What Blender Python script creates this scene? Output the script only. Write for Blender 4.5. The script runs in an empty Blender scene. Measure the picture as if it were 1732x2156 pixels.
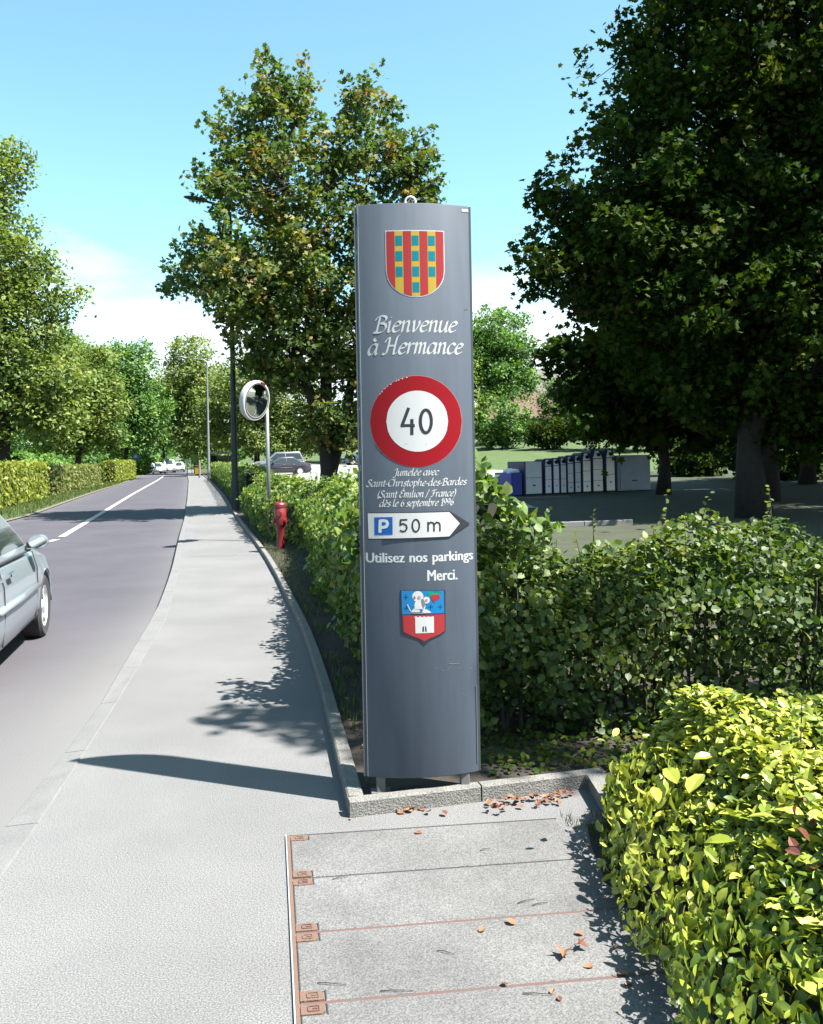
import bpy, math, random
import numpy as np
from mathutils import Vector, Matrix

# ------------------------------------------------------------------ scene, camera, world, sun
sc = bpy.context.scene
COL = sc.collection
R = math.radians
F, PX, PY, ROLL, EYE = 1900.0, 866.0, 960.0, R(1.05), 1.6      # photo measures (1732 x 2155 grid)
cam_d = bpy.data.cameras.new("camera")
cam_d.sensor_fit = 'VERTICAL'; cam_d.sensor_height = 36.0
cam_d.lens = 36.0 * F / 2155.0
cam_d.shift_y = -(1077.5 - PY) / 2155.0
cam_d.clip_start = 0.05; cam_d.clip_end = 3000
cam = bpy.data.objects.new("camera", cam_d); COL.objects.link(cam)
cam.location = (0, 0, EYE); cam.rotation_euler = (R(90), ROLL, 0)
sc.camera = cam

SUN = Vector((0.924 * 0.537, -0.383 * 0.537, 0.8434)).normalized()   # towards the sun
world = bpy.data.worlds.new("World"); sc.world = world; world.use_nodes = True
wn = world.node_tree; wn.nodes.clear()
wo = wn.nodes.new('ShaderNodeOutputWorld'); bg = wn.nodes.new('ShaderNodeBackground')
sky = wn.nodes.new('ShaderNodeTexSky'); sky.sky_type = 'NISHITA'; sky.sun_disc = False
sky.sun_elevation = math.asin(SUN.z); sky.sun_rotation = math.atan2(SUN.x, SUN.y)
sky.altitude = 400; sky.air_density = 1.0; sky.dust_density = 1.2; sky.ozone_density = 1.5
bg.inputs['Strength'].default_value = 0.057
tc = wn.nodes.new('ShaderNodeTexCoord'); sep = wn.nodes.new('ShaderNodeSeparateXYZ')
mp = wn.nodes.new('ShaderNodeMapping'); mp.inputs['Scale'].default_value = (3.2, 3.2, 7.5)
nz = wn.nodes.new('ShaderNodeTexNoise'); nz.inputs['Scale'].default_value = 1.3
nz.inputs['Detail'].default_value = 7; nz.inputs['Roughness'].default_value = 0.55
ma = wn.nodes.new('ShaderNodeMath'); ma.operation = 'MULTIPLY_ADD'      # cloud edge height from noise
ma.inputs[1].default_value = -0.42; ma.inputs[2].default_value = 0.055
ad = wn.nodes.new('ShaderNodeMath'); ad.operation = 'ADD'
mr = wn.nodes.new('ShaderNodeMapRange'); mr.interpolation_type = 'SMOOTHSTEP'
mr.inputs['From Min'].default_value = 0.066; mr.inputs['From Max'].default_value = -0.07
mr.inputs['To Min'].default_value = 0; mr.inputs['To Max'].default_value = 0.9
mx = wn.nodes.new('ShaderNodeMix'); mx.data_type = 'RGBA'
mx.inputs[7].default_value = (6.2, 6.6, 7.0, 1)
wn.links.new(tc.outputs['Generated'], mp.inputs['Vector']); wn.links.new(mp.outputs[0], nz.inputs['Vector'])
wn.links.new(tc.outputs['Generated'], sep.inputs[0])
wn.links.new(nz.outputs['Fac'], ma.inputs[0]); wn.links.new(sep.outputs['Z'], ad.inputs[0])
wn.links.new(ma.outputs[0], ad.inputs[1]); wn.links.new(ad.outputs[0], mr.inputs['Value'])
wn.links.new(mr.outputs[0], mx.inputs[0]); wb_n = wn.nodes.new('ShaderNodeVectorMath'); wb_n.operation = 'MULTIPLY'; wb_n.inputs[1].default_value = (1.13, 1.45, 1.22)   # the camera's white balance
wn.links.new(sky.outputs[0], wb_n.inputs[0]); wn.links.new(wb_n.outputs[0], mx.inputs[6])
wn.links.new(mx.outputs[2], bg.inputs['Color']); wn.links.new(bg.outputs[0], wo.inputs['Surface'])

sl = bpy.data.lights.new("sun", 'SUN'); sl.energy = 5.0; sl.angle = R(0.53); sl.color = (1.0, 0.955, 0.89)
so = bpy.data.objects.new("sun", sl); COL.objects.link(so)
so.rotation_euler = (-SUN).to_track_quat('-Z', 'Y').to_euler(); so.location = (20, -10, 30)
vs = sc.view_settings
vs.view_transform = 'Standard'; vs.look = 'None'; vs.exposure = 2.15; vs.gamma = 1; vs.use_curve_mapping = False
sc.render.engine = 'CYCLES'; sc.cycles.use_denoising = True
sc.cycles.max_bounces = 8; sc.cycles.transparent_max_bounces = 8

# ------------------------------------------------------------------ photo pixel -> place
CR, SR = math.cos(ROLL), math.sin(ROLL)
def uv(x, y):
    dx, dy = x - PX, y - PY
    return dx * CR - dy * SR, dx * SR + dy * CR
def G(x, y, z=0.0):                 # point on the level z seen at a pixel
    u, v = uv(x, y); d = (EYE - z) * F / v
    return Vector((u / F * d, d, z))
def P(x, y, d):                     # point at depth d seen at a pixel
    u, v = uv(x, y)
    return Vector((u / F * d, d, EYE - v / F * d))

# ------------------------------------------------------------------ mesh helpers
class MB:
    def __init__(s): s.v = []; s.f = []
    def add(s, vs_, fs):
        o = len(s.v); s.v += [tuple(p) for p in vs_]; s.f += [tuple(i + o for i in q) for q in fs]; return s
    def box(s, c, size, rz=0.0, taper=1.0):
        hx, hy, hz = size[0] / 2, size[1] / 2, size[2] / 2
        ca, sa = math.cos(rz), math.sin(rz); pts = []
        for z, k in ((-hz, 1.0), (hz, taper)):
            for x, y in ((-hx, -hy), (hx, -hy), (hx, hy), (-hx, hy)):
                x, y = x * k, y * k
                pts.append((c[0] + x * ca - y * sa, c[1] + x * sa + y * ca, c[2] + z))
        return s.add(pts, [(3, 2, 1, 0), (4, 5, 6, 7), (0, 1, 5, 4), (1, 2, 6, 5), (2, 3, 7, 6), (3, 0, 4, 7)])
    def bbox(s, c, size, b, rz=0.0):                 # box with bevelled edges (all twelve)
        bm_pts = []; hx, hy, hz = size[0] / 2, size[1] / 2, size[2] / 2
        ca, sa = math.cos(rz), math.sin(rz); rings = []
        for z, ins in ((-hz, b), (-hz + b, 0), (hz - b, 0), (hz, b)):
            ring = []
            for x, y in ((-hx + ins + b, -hy + ins), (hx - ins - b, -hy + ins), (hx - ins, -hy + ins + b), (hx - ins, hy - ins - b),
                         (hx - ins - b, hy - ins), (-hx + ins + b, hy - ins), (-hx + ins, hy - ins - b), (-hx + ins, -hy + ins + b)):
                ring.append((c[0] + x * ca - y * sa, c[1] + x * sa + y * ca, c[2] + z))
            rings.append(ring)
        return s.rings(rings, True, True)
    def rings(s, rings, cap0=True, cap1=True, closed=True):
        n = len(rings[0]); o = len(s.v)
        for r_ in rings: s.v += [tuple(p) for p in r_]
        for k in range(len(rings) - 1):
            for i in range(n if closed else n - 1):
                j = (i + 1) % n
                s.f.append((o + k * n + i, o + k * n + j, o + (k + 1) * n + j, o + (k + 1) * n + i))
        if cap0: s.f.append(tuple(o + i for i in reversed(range(n))))
        if cap1: s.f.append(tuple(o + (len(rings) - 1) * n + i for i in range(n)))
        return s
    def tube(s, pts, rad, n=8, cap=True):
        pts = [Vector(p) for p in pts]
        if not hasattr(rad, '__len__'): rad = [rad] * len(pts)
        rings = []; ref = None
        for i, p in enumerate(pts):
            t = (pts[min(i + 1, len(pts) - 1)] - pts[max(i - 1, 0)]).normalized()
            if ref is None: ref = Vector((1, 0, 0)) if abs(t.x) < 0.8 else Vector((0, 1, 0))
            a = (ref - t * ref.dot(t)).normalized(); ref = a; b = t.cross(a)
            rings.append([p + (a * math.cos(2 * math.pi * k / n) + b * math.sin(2 * math.pi * k / n)) * rad[i] for k in range(n)])
        return s.rings(rings, cap, cap)
    def lathe(s, prof, n=24, c=(0, 0, 0), axis='z', cap=True):
        rings = []
        for r_, h in prof:
            ring = []
            for k in range(n):
                a = 2 * math.pi * k / n; x, y = r_ * math.cos(a), r_ * math.sin(a)
                if axis == 'z': q = (x, y, h)
                elif axis == 'y': q = (x, h, -y)
                else: q = (h, x, y)
                ring.append((c[0] + q[0], c[1] + q[1], c[2] + q[2]))
            rings.append(ring)
        return s.rings(rings, cap, cap)
    def prism(s, poly, h, fn):                       # polygon (a,b) between offsets h[0], h[1]; fn(a,b,h)->xyz
        n = len(poly)
        return s.rings([[fn(a, b, h[0]) for a, b in poly], [fn(a, b, h[1]) for a, b in poly]])
    def obj(s, name, mat, parent=None, smooth=False, angle=None):
        me = bpy.data.meshes.new(name); me.from_pydata(s.v, [], s.f)
        o = bpy.data.objects.new(name, me); COL.objects.link(o)
        if mat: me.materials.append(mat)
        if smooth:
            me.polygons.foreach_set('use_smooth', [True] * len(me.polygons))
            if angle: me.set_sharp_from_angle(angle=R(angle))
        if parent: o.parent = parent
        me.update(); return o

def tag(o, label=None, cat=None, group=None, kind=None):
    if label: o['label'] = label
    if cat: o['category'] = cat
    if group: o['group'] = group
    if kind: o['kind'] = kind
    return o
def thing(name, label, cat, loc=(0, 0, 0), rz=0.0, group=None):
    o = bpy.data.objects.new(name, None); COL.objects.link(o); o.empty_display_size = 0.2
    o.location = loc; o.rotation_euler = (0, 0, rz); return tag(o, label, cat, group)
def copy_tree(o, parent=None):
    c = o.copy(); COL.objects.link(c)
    if parent: c.parent = parent
    for ch in o.children: copy_tree(ch, c)
    return c

# ------------------------------------------------------------------ materials
ALB, LEAF = 0.365, 0.56            # overall reflectance level that goes with the exposure
KEEP = ('sign_black', 'car_glass', 'tyre_rubber', 'black_trim', 'car_underside')
def new_mat(name):
    m = bpy.data.materials.new(name); m.use_nodes = True; nt = m.node_tree
    return m, nt, nt.nodes['Principled BSDF']
def mat(name, col, rough=0.6, metal=0.0, spec=0.5, var=0.0, scale=6.0, bump=0.0, bscale=80.0, coat=0.0, col2=None, detail=6.0, flakes=0.0, stretch=None):
    k_ = 1.0 if (metal > .55 or name in KEEP or name.startswith('container') or name.startswith('plastic')) else ALB
    col = tuple(c * k_ for c in col); col2 = col2 and tuple(c * k_ for c in col2)
    m, nt, b = new_mat(name)
    b.inputs['Base Color'].default_value = (*col, 1); b.inputs['Roughness'].default_value = rough
    b.inputs['Metallic'].default_value = metal; b.inputs['Specular IOR Level'].default_value = spec
    b.inputs['Coat Weight'].default_value = coat; b.inputs['Coat Roughness'].default_value = 0.05
    t = nt.nodes.new('ShaderNodeTexCoord')
    if var or col2:
        n = nt.nodes.new('ShaderNodeTexNoise'); n.inputs['Scale'].default_value = scale; n.inputs['Detail'].default_value = detail
        n.inputs['Roughness'].default_value = 0.62
        r = nt.nodes.new('ShaderNodeValToRGB')
        c2 = col2 or tuple(c * (1 - var) for c in col); c1 = col if col2 else tuple(min(1, c * (1 + var)) for c in col)
        r.color_ramp.elements[0].position = 0.32; r.color_ramp.elements[0].color = (*c2, 1)
        r.color_ramp.elements[1].position = 0.68; r.color_ramp.elements[1].color = (*c1, 1)
        if stretch:
            mp_ = nt.nodes.new('ShaderNodeMapping'); mp_.inputs['Scale'].default_value = stretch; nt.links.new(t.outputs['Object'], mp_.inputs['Vector']); nt.links.new(mp_.outputs[0], n.inputs['Vector'])
        else: nt.links.new(t.outputs['Object'], n.inputs['Vector'])
        nt.links.new(n.outputs['Fac'], r.inputs[0])
        last = r.outputs[0]
        if flakes:                                    # fine speckle of the aggregate
            n2 = nt.nodes.new('ShaderNodeTexNoise'); n2.inputs['Scale'].default_value = bscale; n2.inputs['Detail'].default_value = 3
            n2.inputs['Roughness'].default_value = 0.8
            r2 = nt.nodes.new('ShaderNodeMapRange'); r2.inputs[1].default_value = 0.36; r2.inputs[2].default_value = 0.64
            r2.inputs[3].default_value = 1 - flakes; r2.inputs[4].default_value = 1 + flakes
            mm = nt.nodes.new('ShaderNodeVectorMath'); mm.operation = 'SCALE'
            nt.links.new(t.outputs['Object'], n2.inputs['Vector']); nt.links.new(n2.outputs['Fac'], r2.inputs[0])
            nt.links.new(last, mm.inputs[0]); nt.links.new(r2.outputs[0], mm.inputs['Scale']); last = mm.outputs[0]
        nt.links.new(last, b.inputs['Base Color'])
    if bump:
        n3 = nt.nodes.new('ShaderNodeTexNoise'); n3.inputs['Scale'].default_value = bscale; n3.inputs['Detail'].default_value = 5
        bp = nt.nodes.new('ShaderNodeBump'); bp.inputs['Strength'].default_value = bump; bp.inputs['Distance'].default_value = 0.01
        nt.links.new(t.outputs['Object'], n3.inputs['Vector']); nt.links.new(n3.outputs['Fac'], bp.inputs['Height'])
        nt.links.new(bp.outputs[0], b.inputs['Normal'])
    return m
def leaf_mat(name, cols, transl=0.35, rough=0.42, obj_random=False, spec=0.4, tcol=None):
    m, nt, b = new_mat(name)
    r = nt.nodes.new('ShaderNodeValToRGB'); e = r.color_ramp.elements
    while len(e) < len(cols): e.new(0.5)
    for i, c in enumerate(cols): e[i].position = i / (len(cols) - 1); e[i].color = (*[q * LEAF for q in c], 1)
    if obj_random:
        s = nt.nodes.new('ShaderNodeObjectInfo'); nt.links.new(s.outputs['Random'], r.inputs[0])
    else:
        s = nt.nodes.new('ShaderNodeAttribute'); s.attribute_name = 'tint'; nt.links.new(s.outputs['Fac'], r.inputs[0])
    nt.links.new(r.outputs[0], b.inputs['Base Color'])
    b.inputs['Roughness'].default_value = rough; b.inputs['Specular IOR Level'].default_value = spec
    tr = nt.nodes.new('ShaderNodeBsdfTranslucent'); sca = nt.nodes.new('ShaderNodeVectorMath'); sca.operation = 'MULTIPLY'
    sca.inputs[1].default_value = tcol or (1.7, 1.8, 0.7)
    nt.links.new(r.outputs[0], sca.inputs[0]); nt.links.new(sca.outputs[0], tr.inputs['Color'])
    mxs = nt.nodes.new('ShaderNodeMixShader'); mxs.inputs[0].default_value = transl
    nt.links.new(b.outputs[0], mxs.inputs[1]); nt.links.new(tr.outputs[0], mxs.inputs[2])
    nt.links.new(mxs.outputs[0], nt.nodes['Material Output'].inputs['Surface'])
    return m

M = {}
M['road'] = mat('road_asphalt', (0.108, 0.099, 0.126), 0.85, var=0.16, scale=0.7, bump=0.35, bscale=160, flakes=0.25)
def dusty(m, dust):                                # pale grit swept against the kerb, carried by a mesh attribute
    nt = m.node_tree; b = nt.nodes['Principled BSDF']; src = b.inputs['Base Color'].links[0].from_socket
    a = nt.nodes.new('ShaderNodeAttribute'); a.attribute_name = 'grit'; n = nt.nodes.new('ShaderNodeTexNoise'); n.inputs['Scale'].default_value = 3.0; n.inputs['Detail'].default_value = 8
    mu = nt.nodes.new('ShaderNodeMath'); mu.operation = 'MULTIPLY'; ad_ = nt.nodes.new('ShaderNodeMath'); ad_.operation = 'ADD'; ad_.inputs[1].default_value = .5
    nt.links.new(n.outputs['Fac'], ad_.inputs[0]); nt.links.new(ad_.outputs[0], mu.inputs[0]); nt.links.new(a.outputs['Fac'], mu.inputs[1])
    x = nt.nodes.new('ShaderNodeMix'); x.data_type = 'RGBA'; x.clamp_factor = True; x.inputs[7].default_value = (*[c * ALB for c in dust], 1)
    nt.links.new(mu.outputs[0], x.inputs[0]); nt.links.new(src, x.inputs[6]); nt.links.new(x.outputs[2], b.inputs['Base Color'])
dusty(M['road'], (.30, .295, .29))
M['walk'] = mat('pavement_asphalt', (0.275, 0.274, 0.276), 0.88, var=0.13, scale=0.8, bump=0.22, bscale=170, flakes=0.62)
M['kerb_pale'] = mat('kerb_granite_pale', (0.292, 0.292, 0.292), 0.85, var=0.10, scale=4, bump=0.35, bscale=150, flakes=0.2)
M['kerb'] = mat('kerb_concrete', (0.34, 0.33, 0.305), 0.9, var=0.16, scale=8, bump=0.8, bscale=120, flakes=0.45)
M['slab'] = mat('slab_concrete', (0.232, 0.23, 0.227), 0.85, var=0.24, scale=2.0, bump=0.2, bscale=170, flakes=0.52)
M['rust'] = mat('rusted_steel', (0.30, 0.15, 0.10), 0.8, var=0.35, scale=30, bump=0.4, bscale=150, col2=(0.24, 0.17, 0.13))
M['rustline'] = mat('rusted_edge', (0.24, 0.10, 0.09), 0.85, scale=9, col2=(0.17, 0.14, 0.12), bump=0.3)
M['galv'] = mat('galvanised_steel', (0.55, 0.56, 0.57), 0.45, 0.7, var=0.12, scale=20)
M['joint'] = mat('joint_tar', (0.10, 0.10, 0.10), 0.9)
M['soil'] = mat('garden_soil', (0.075, 0.058, 0.042), 0.95, col2=(0.045, 0.035, 0.026), scale=14, bump=1.0, bscale=45)
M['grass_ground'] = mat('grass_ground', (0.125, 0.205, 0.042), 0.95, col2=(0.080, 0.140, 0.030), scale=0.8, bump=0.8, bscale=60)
M['lawn_shade_tint'] = mat('lawn_shade_in_colour', (0.075, 0.10, 0.04), 0.95, col2=(0.05, 0.055, 0.028), scale=1.2, bump=0.8, bscale=40)  # lawn colour darkened to deepen the shade under the trees
M['field'] = mat('field_ground', (0.09, 0.13, 0.035), 0.95, col2=(0.06, 0.09, 0.025), scale=0.3, bump=0.6, bscale=30)
M['parking'] = mat('parking_asphalt', (0.52, 0.515, 0.51), 0.9, var=0.07, scale=0.6, bump=0.3, bscale=60, flakes=0.12)
M['paint'] = mat('road_paint', (0.78, 0.78, 0.76), 0.6, var=0.06, scale=12)
M['bark'] = mat('bark', (0.06, 0.046, 0.036), 0.95, col2=(0.03, 0.024, 0.02), scale=9, bump=1.0, bscale=30)
M['twig'] = mat('twig_bark', (0.10, 0.075, 0.05), 0.9, col2=(0.055, 0.043, 0.032), scale=20)
M['core'] = mat('light_block_fill', (0.030, 0.030, 0.014), 1.0, col2=(0.014, 0.014, 0.008), scale=16, bump=1.0, bscale=30)
# ------------------------------------------------------------------ the lie of the land
def line(pts, near=-8.0, far=150.0, far_slope=-0.252):
    q = sorted([(p.y, p.x) for p in pts])
    ys = [a for a, _ in q]; xs = [b for _, b in q]
    s0 = (xs[1] - xs[0]) / (ys[1] - ys[0])
    ys = [near] + ys + [far]; xs = [xs[0] + s0 * (near - ys[1])] + xs + [xs[-1] + far_slope * (far - ys[-2])]
    return lambda y: float(np.interp(y, ys, xs))
def smooth(a, b, x):
    t = min(1, max(0, (x - a) / (b - a))); return t * t * (3 - 2 * t)
ZR = -0.085
M['edge_dirt'] = mat('gravelly_edge', (.30, .26, .20), .95, col2=(.2, .19, .12), scale=3, bump=.6)
x_road = line([G(*p, ZR * 0.7) for p in ((397, 1014), (394, 1055), (388, 1095), (378, 1131), (362, 1203), (350, 1241), (328, 1299), (292, 1360), (201, 1514), (94, 1658), (0, 1774))])
x_kin = line([G(*p) for p in ((400.5, 1014), (398, 1055), (394, 1095), (386, 1131), (375, 1203), (368, 1241), (350, 1305), (307, 1379), (263, 1454), (219.5, 1526), (163, 1611), (97, 1714), (0, 1855))])
x_bed = line([G(*p) for p in ((441, 1012), (470, 1046), (487, 1076), (507, 1105), (534, 1141), (560, 1180), (582, 1219), (601, 1260), (614, 1287), (635, 1333), (650.5, 1378), (672, 1450), (697, 1560), (735, 1722))])
x_left = line([G(*p, ZR) for p in ((14, 1098.5), (67.5, 1084.6), (139.7, 1057.7), (209.6, 1033), (251.5, 1020.5), (286, 1006.5))], near=-8)
x_mid = line([G(*p, ZR) for p in ((98, 1141.6), (121, 1135.7), (214, 1080), (279.4, 1040), (335, 1009))])
def z_road(y): return -0.012 + (ZR + 0.012) * smooth(5.0, 11.0, y)
ROWS = sorted(set([round(v, 2) for v in np.concatenate([np.arange(-8, 12, 0.5), np.arange(12, 40, 1.5), np.arange(40, 151, 5)])]))
def strip(name, xa, xb, rows, za, zb, m, n=4, parent=None, kind='structure'):
    b = MB(); o = []
    for y in rows:
        for k in range(n + 1):
            t = k / n; x = xa(y) * (1 - t) + xb(y) * t
            o.append((x, y, za(y) * (1 - t) + zb(y) * t))
    w = n + 1
    b.add(o, [(i * w + k, i * w + k + 1, (i + 1) * w + k + 1, (i + 1) * w + k) for i in range(len(rows) - 1) for k in range(n)])
    ob = b.obj(name, m, parent, smooth=True)
    if kind and not parent: ob['kind'] = kind
    return ob
K0 = lambda y: 0.0
ground = MB().add([(-900, -300, -0.30), (900, -300, -0.30), (900, 1500, -0.30), (-900, 1500, -0.30)], [(0, 1, 2, 3)]).obj('ground', M['field']); ground['kind'] = 'structure'
RT = [0, .12, .25, .4, .55, .66, .74, .8, .85, .9, .94, .97, 1.0]; rv = []; grit = []
for y in ROWS:
    for t in RT:
        xa, xb = x_left(y) - .05, x_road(y) + .06; rv.append((xa * (1 - t) + xb * t, y, ZR * (1 - t) + z_road(y) * t)); dd = (xb - xa) * (1 - t)
        grit.append(min(1, .95 * math.exp(-max(0, dd - .06) / (.30 + .75 * smooth(11, 3.5, y))) * (0.35 + .65 * smooth(14, 5, y)) + .25 * math.exp(-(xb - xa) * t / .4)))
w = len(RT); road = MB().add(rv, [(i * w + k, i * w + k + 1, (i + 1) * w + k + 1, (i + 1) * w + k) for i in range(len(ROWS) - 1) for k in range(w - 1)]).obj('road', M['road'], None, True); road['kind'] = 'structure'
at_ = road.data.attributes.new('grit', 'FLOAT', 'POINT'); at_.data.foreach_set('value', grit)
strip('pavement', lambda y: x_kin(y) - 0.03, lambda y: max(x_bed(y) + 0.08, 1.3) if y < 4.6 else x_bed(y) + 0.08, ROWS, K0, K0, M['walk'], 4)
verge = strip('verge', lambda y: x_left(y) - 30, lambda y: x_left(y), ROWS, lambda y: 0.0, lambda y: ZR + 0.03, M['grass_ground'], 10)
left_edge = strip('road_edge', lambda y: x_left(y) - 0.12, lambda y: x_left(y) + 0.02, ROWS, lambda y: ZR + 0.045, lambda y: ZR + 0.03, M['edge_dirt'], 1)

# centre line: two dashes, then unbroken
b = MB()
def dash(y0, y1, w, b):
    ys = np.linspace(y0, y1, max(2, int((y1 - y0) / 2) + 2)); pts = []
    for y in ys:
        zz = ZR + 0.010
        pts += [(x_mid(y) - w / 2, y, zz), (x_mid(y) + w / 2, y, zz)]
    b.add(pts, [(2 * i, 2 * i + 1, 2 * i + 3, 2 * i + 2) for i in range(len(ys) - 1)])
d0, d1, d2 = G(98, 1141.6, ZR).y, G(120, 1136, ZR).y, G(119, 1130.6, ZR).y
dash(d2, 100, 0.17, b); dash(d0, d1, 0.17, b)
for k in range(4): dash(d0 - 3.2 - 3 * k, d0 - 1.9 - 3 * k, 0.15, b)
cl = b.obj('centre_line', M['paint']); cl['kind'] = 'structure'
b = MB(); 
for k in range(3):
    y0 = 100.5 + k * 1.1; b.add([(x_mid(y0) - 2.5, y0, ZR + .011), (x_mid(y0) + 2.5, y0 - .6, ZR + .011), (x_mid(y0) + 2.5, y0 - .1, ZR + .011), (x_mid(y0) - 2.5, y0 + .5, ZR + .011)], [(0, 1, 2, 3)])
o = b.obj('crossing_stripes', M['paint']); o['kind'] = 'structure'

for pa, pb in (((404, 1119), (506, 1116)), ((398, 1172), (545, 1168))):       # construction joints across the pavement
    a, c = G(*pa), G(*pb); n_ = Vector((-(c - a).y, (c - a).x, 0)).normalized() * .008
    o = MB().add([(*(a - n_)[:2], .004), (*(c - n_)[:2], .004), (*(c + n_)[:2], .004), (*(a + n_)[:2], .004)], [(0, 1, 2, 3)]).obj('pavement_joint', M['joint']); o['kind'] = 'structure'
# kerb stones along the carriageway (flush beside the cover slabs, raised further on)
kerb_row = tag(bpy.data.objects.new('road_kerb', None), kind='structure'); COL.objects.link(kerb_row)
def stones(row, xa, xb, y0, y1, step, ztop, zin, m, zbot=-0.2, gap=0.006, bev=0.008):
    y = y0
    while y < y1:
        L = step if y < 40 else step * 4
        a, c = y + gap / 2, y + L - gap / 2
        b = MB(); rr = []
        for yy in (a, c):
            xo, xi = xa(yy), xb(yy); zt, zi = ztop(yy), zin(yy)
            rr.append([(xo, yy, zbot), (xo, yy, zt - bev), (xo + bev, yy, zt), (xi - bev, yy, zi), (xi, yy, zi - bev), (xi, yy, zbot)])
        b.rings(rr); b.obj('kerb_stone', m, row); y += L
stones(kerb_row, x_road, lambda y: x_kin(y) - 0.004, -4, 118, 1.0, lambda y: min(0.006, z_road(y) + 0.004 + 0.09 * smooth(5.5, 8.5, y)), lambda y: 0.006, M['kerb_pale'])

# bed kerb: along the pavement, across behind the slabs, and back along the near hedge
KH = 0.075
bed_kerb = tag(bpy.data.objects.new('bed_kerb', None), kind='structure'); COL.objects.link(bed_kerb)
C0 = G(735, 1722); C1 = G(1236, 1660); C2 = Vector((0.93, 2.2, 0))
stones(bed_kerb, x_bed, lambda y: x_bed(y) + 0.075, C0.y + 0.069, 110, 1.0, lambda y: KH - .002, lambda y: KH - .002, M['kerb'], zbot=-0.1)
def seg_stones(a, c, w, n):
    d = (c - a).normalized(); nn = Vector((-d.y, d.x, 0)); L = (c - a).length
    for k in range(n):
        p, q = a + d * (L * k / n + 0.004), a + d * (L * (k + 1) / n - 0.004); rr = []
        for e in (p, q):
            rr.append([(*(e)[:2], -0.1), (*(e)[:2], KH - .008), (*(e + nn * .008)[:2], KH), (*(e + nn * (w - .008))[:2], KH), (*(e + nn * w)[:2], KH - .008), (*(e + nn * w)[:2], -0.1)])
        MB().rings(rr).obj('kerb_stone', M['kerb'], bed_kerb)
dk = (C1 - C0).normalized()
seg_stones(C0 + dk * 0.0, C1 + dk * .09, 0.06, 2)
seg_stones(C2 - Vector((0, 2.2, 0)), C1 + dk * 0.004 - Vector((0, .004, 0)), -0.085, 4)

A0s = G(604, 1762); e_ls = (G(622, 2118) - A0s).normalized(); e_ws = (G(1130, 1815) - G(609, 1852)).normalized()
# beds and park ground right of the pavement
def h_park(x, y):
    s = x - x_bed(y); return 0.02 * max(0, y - 45) * smooth(1.0, 7, s)
def y_front(x): return C0.y + 0.08 + max(0, x - C0.x) * dk.y / dk.x
rnd = random.Random(3)
def patch(name, cols, rows, fn, m):
    o = [fn(c, r_) for r_ in rows for c in cols]; w = len(cols)
    ob = MB().add(o, [(i * w + k, i * w + k + 1, (i + 1) * w + k + 1, (i + 1) * w + k) for i in range(len(rows) - 1) for k in range(w - 1)]).obj(name, m, None, True)
    ob['kind'] = 'structure'; return ob
bed_rows = [0, .15, .3, .5, .8, 1.2, 1.6, 2, 2.6, 3.2, 4, 5, 6, 8, 10, 13, 16, 20, 25, 30, 38, 46, 60, 75, 105]
def bed_fn(s, r_):
    y = C0.y + 0.09 + r_; x = x_bed(y) + 0.08 + s
    if r_ < 1.3: y += max(0, x - C0.x) * dk.y / dk.x * max(0, (1 - r_ / 1.3))
    return (x, y, 0.042 + 0.018 * rnd.random() * (0 < s))
patch('planting_bed', [0, .12, .3, .5, .8, 1.1, 1.5, 2.0, 2.5, 3.2, 4, 5, 6, 7.5], bed_rows[:12], bed_fn, M['soil'])
patch('planting_bed', [0, .12, .3, .5, .8, 1.1, 1.5, 1.9], bed_rows[11:], bed_fn, M['soil'])
patch('hedge_bed', [0.90, 1.2, 1.6, 2.2, 3, 4.5], [-1, 0, 1, 1.6, 2.2, 2.8, 3.4, 4, 4.8], lambda x, y: (x + (.045 * (2.2 - y) / 2.2 if x < 1 and y < 2.2 else 0), y, 0.038 + .015 * rnd.random()), M['soil'])
patch('dirt_strip', [0, .06, .12, .2, .3], [.1, .3, .6, .9, 1.2, 1.5, 1.8, 2.1, 2.4, 2.7], lambda a, y: ((A0s + e_ws * (1.165 + a + (.14 - .14 * min(1, y / .5))) + e_ls * (y - .02)).x, (A0s + e_ws * (1.165 + a + (.14 - .14 * min(1, y / .5))) + e_ls * (y - .02)).y, .004 + .012 * rnd.random() * (0 < a)), M['soil'])
cs = [1.7, 3, 5, 8, 12, 17, 23, 30, 40]
patch('lawn', cs, [5.6, 7, 8.5, 9.5, 11, 13, 15, 18, 21, 24, 27, 30], lambda s, y: (x_bed(y) + s, y, 0.03 if y > 8 else .02), M['lawn_shade_tint'])
patch('lawn', [0, 3, 7, 12, 18, 26, 40], [28, 34, 40, 44, 50, 60], lambda s, y: (max(3.6, .112 * y) - .05 + s, y, 0.034 + h_park(4 + s, y)), M['lawn_shade_tint'])
patch('lawn', [6.5, 9, 14, 24], [3.0, 5, 7, 9.2], lambda s, y: (s, y, 0.05), M['grass_ground'])
def y_border(x): return 62 + (9 - x) * 1.65 if x < 9 else 62 - (x - 9) * 0.8
def park_fn(s, t):                                   # s: 0 at the hedge side .. 1 at the containers
    yb = 80.0
    for _ in range(4):
        xe = (x_bed(yb) + 1.8) * (1 - s) + max(3.6, .112 * yb) * s; yb = max(44, y_border(xe))
    y = 26 + t * (yb - 26); x = (x_bed(y) + 1.8) * (1 - s) + max(3.6, .112 * y) * s
    return (x, y, h_park(x, y) + 0.045)
tt = [0, .04, .08, .14, .2, .3, .4, .5, .6, .7, .8, .9, 1.0]
patch('parking_lot', [0, .1, .25, .4, .55, .7, .85, 1.0], tt, park_fn, M['parking'])
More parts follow.
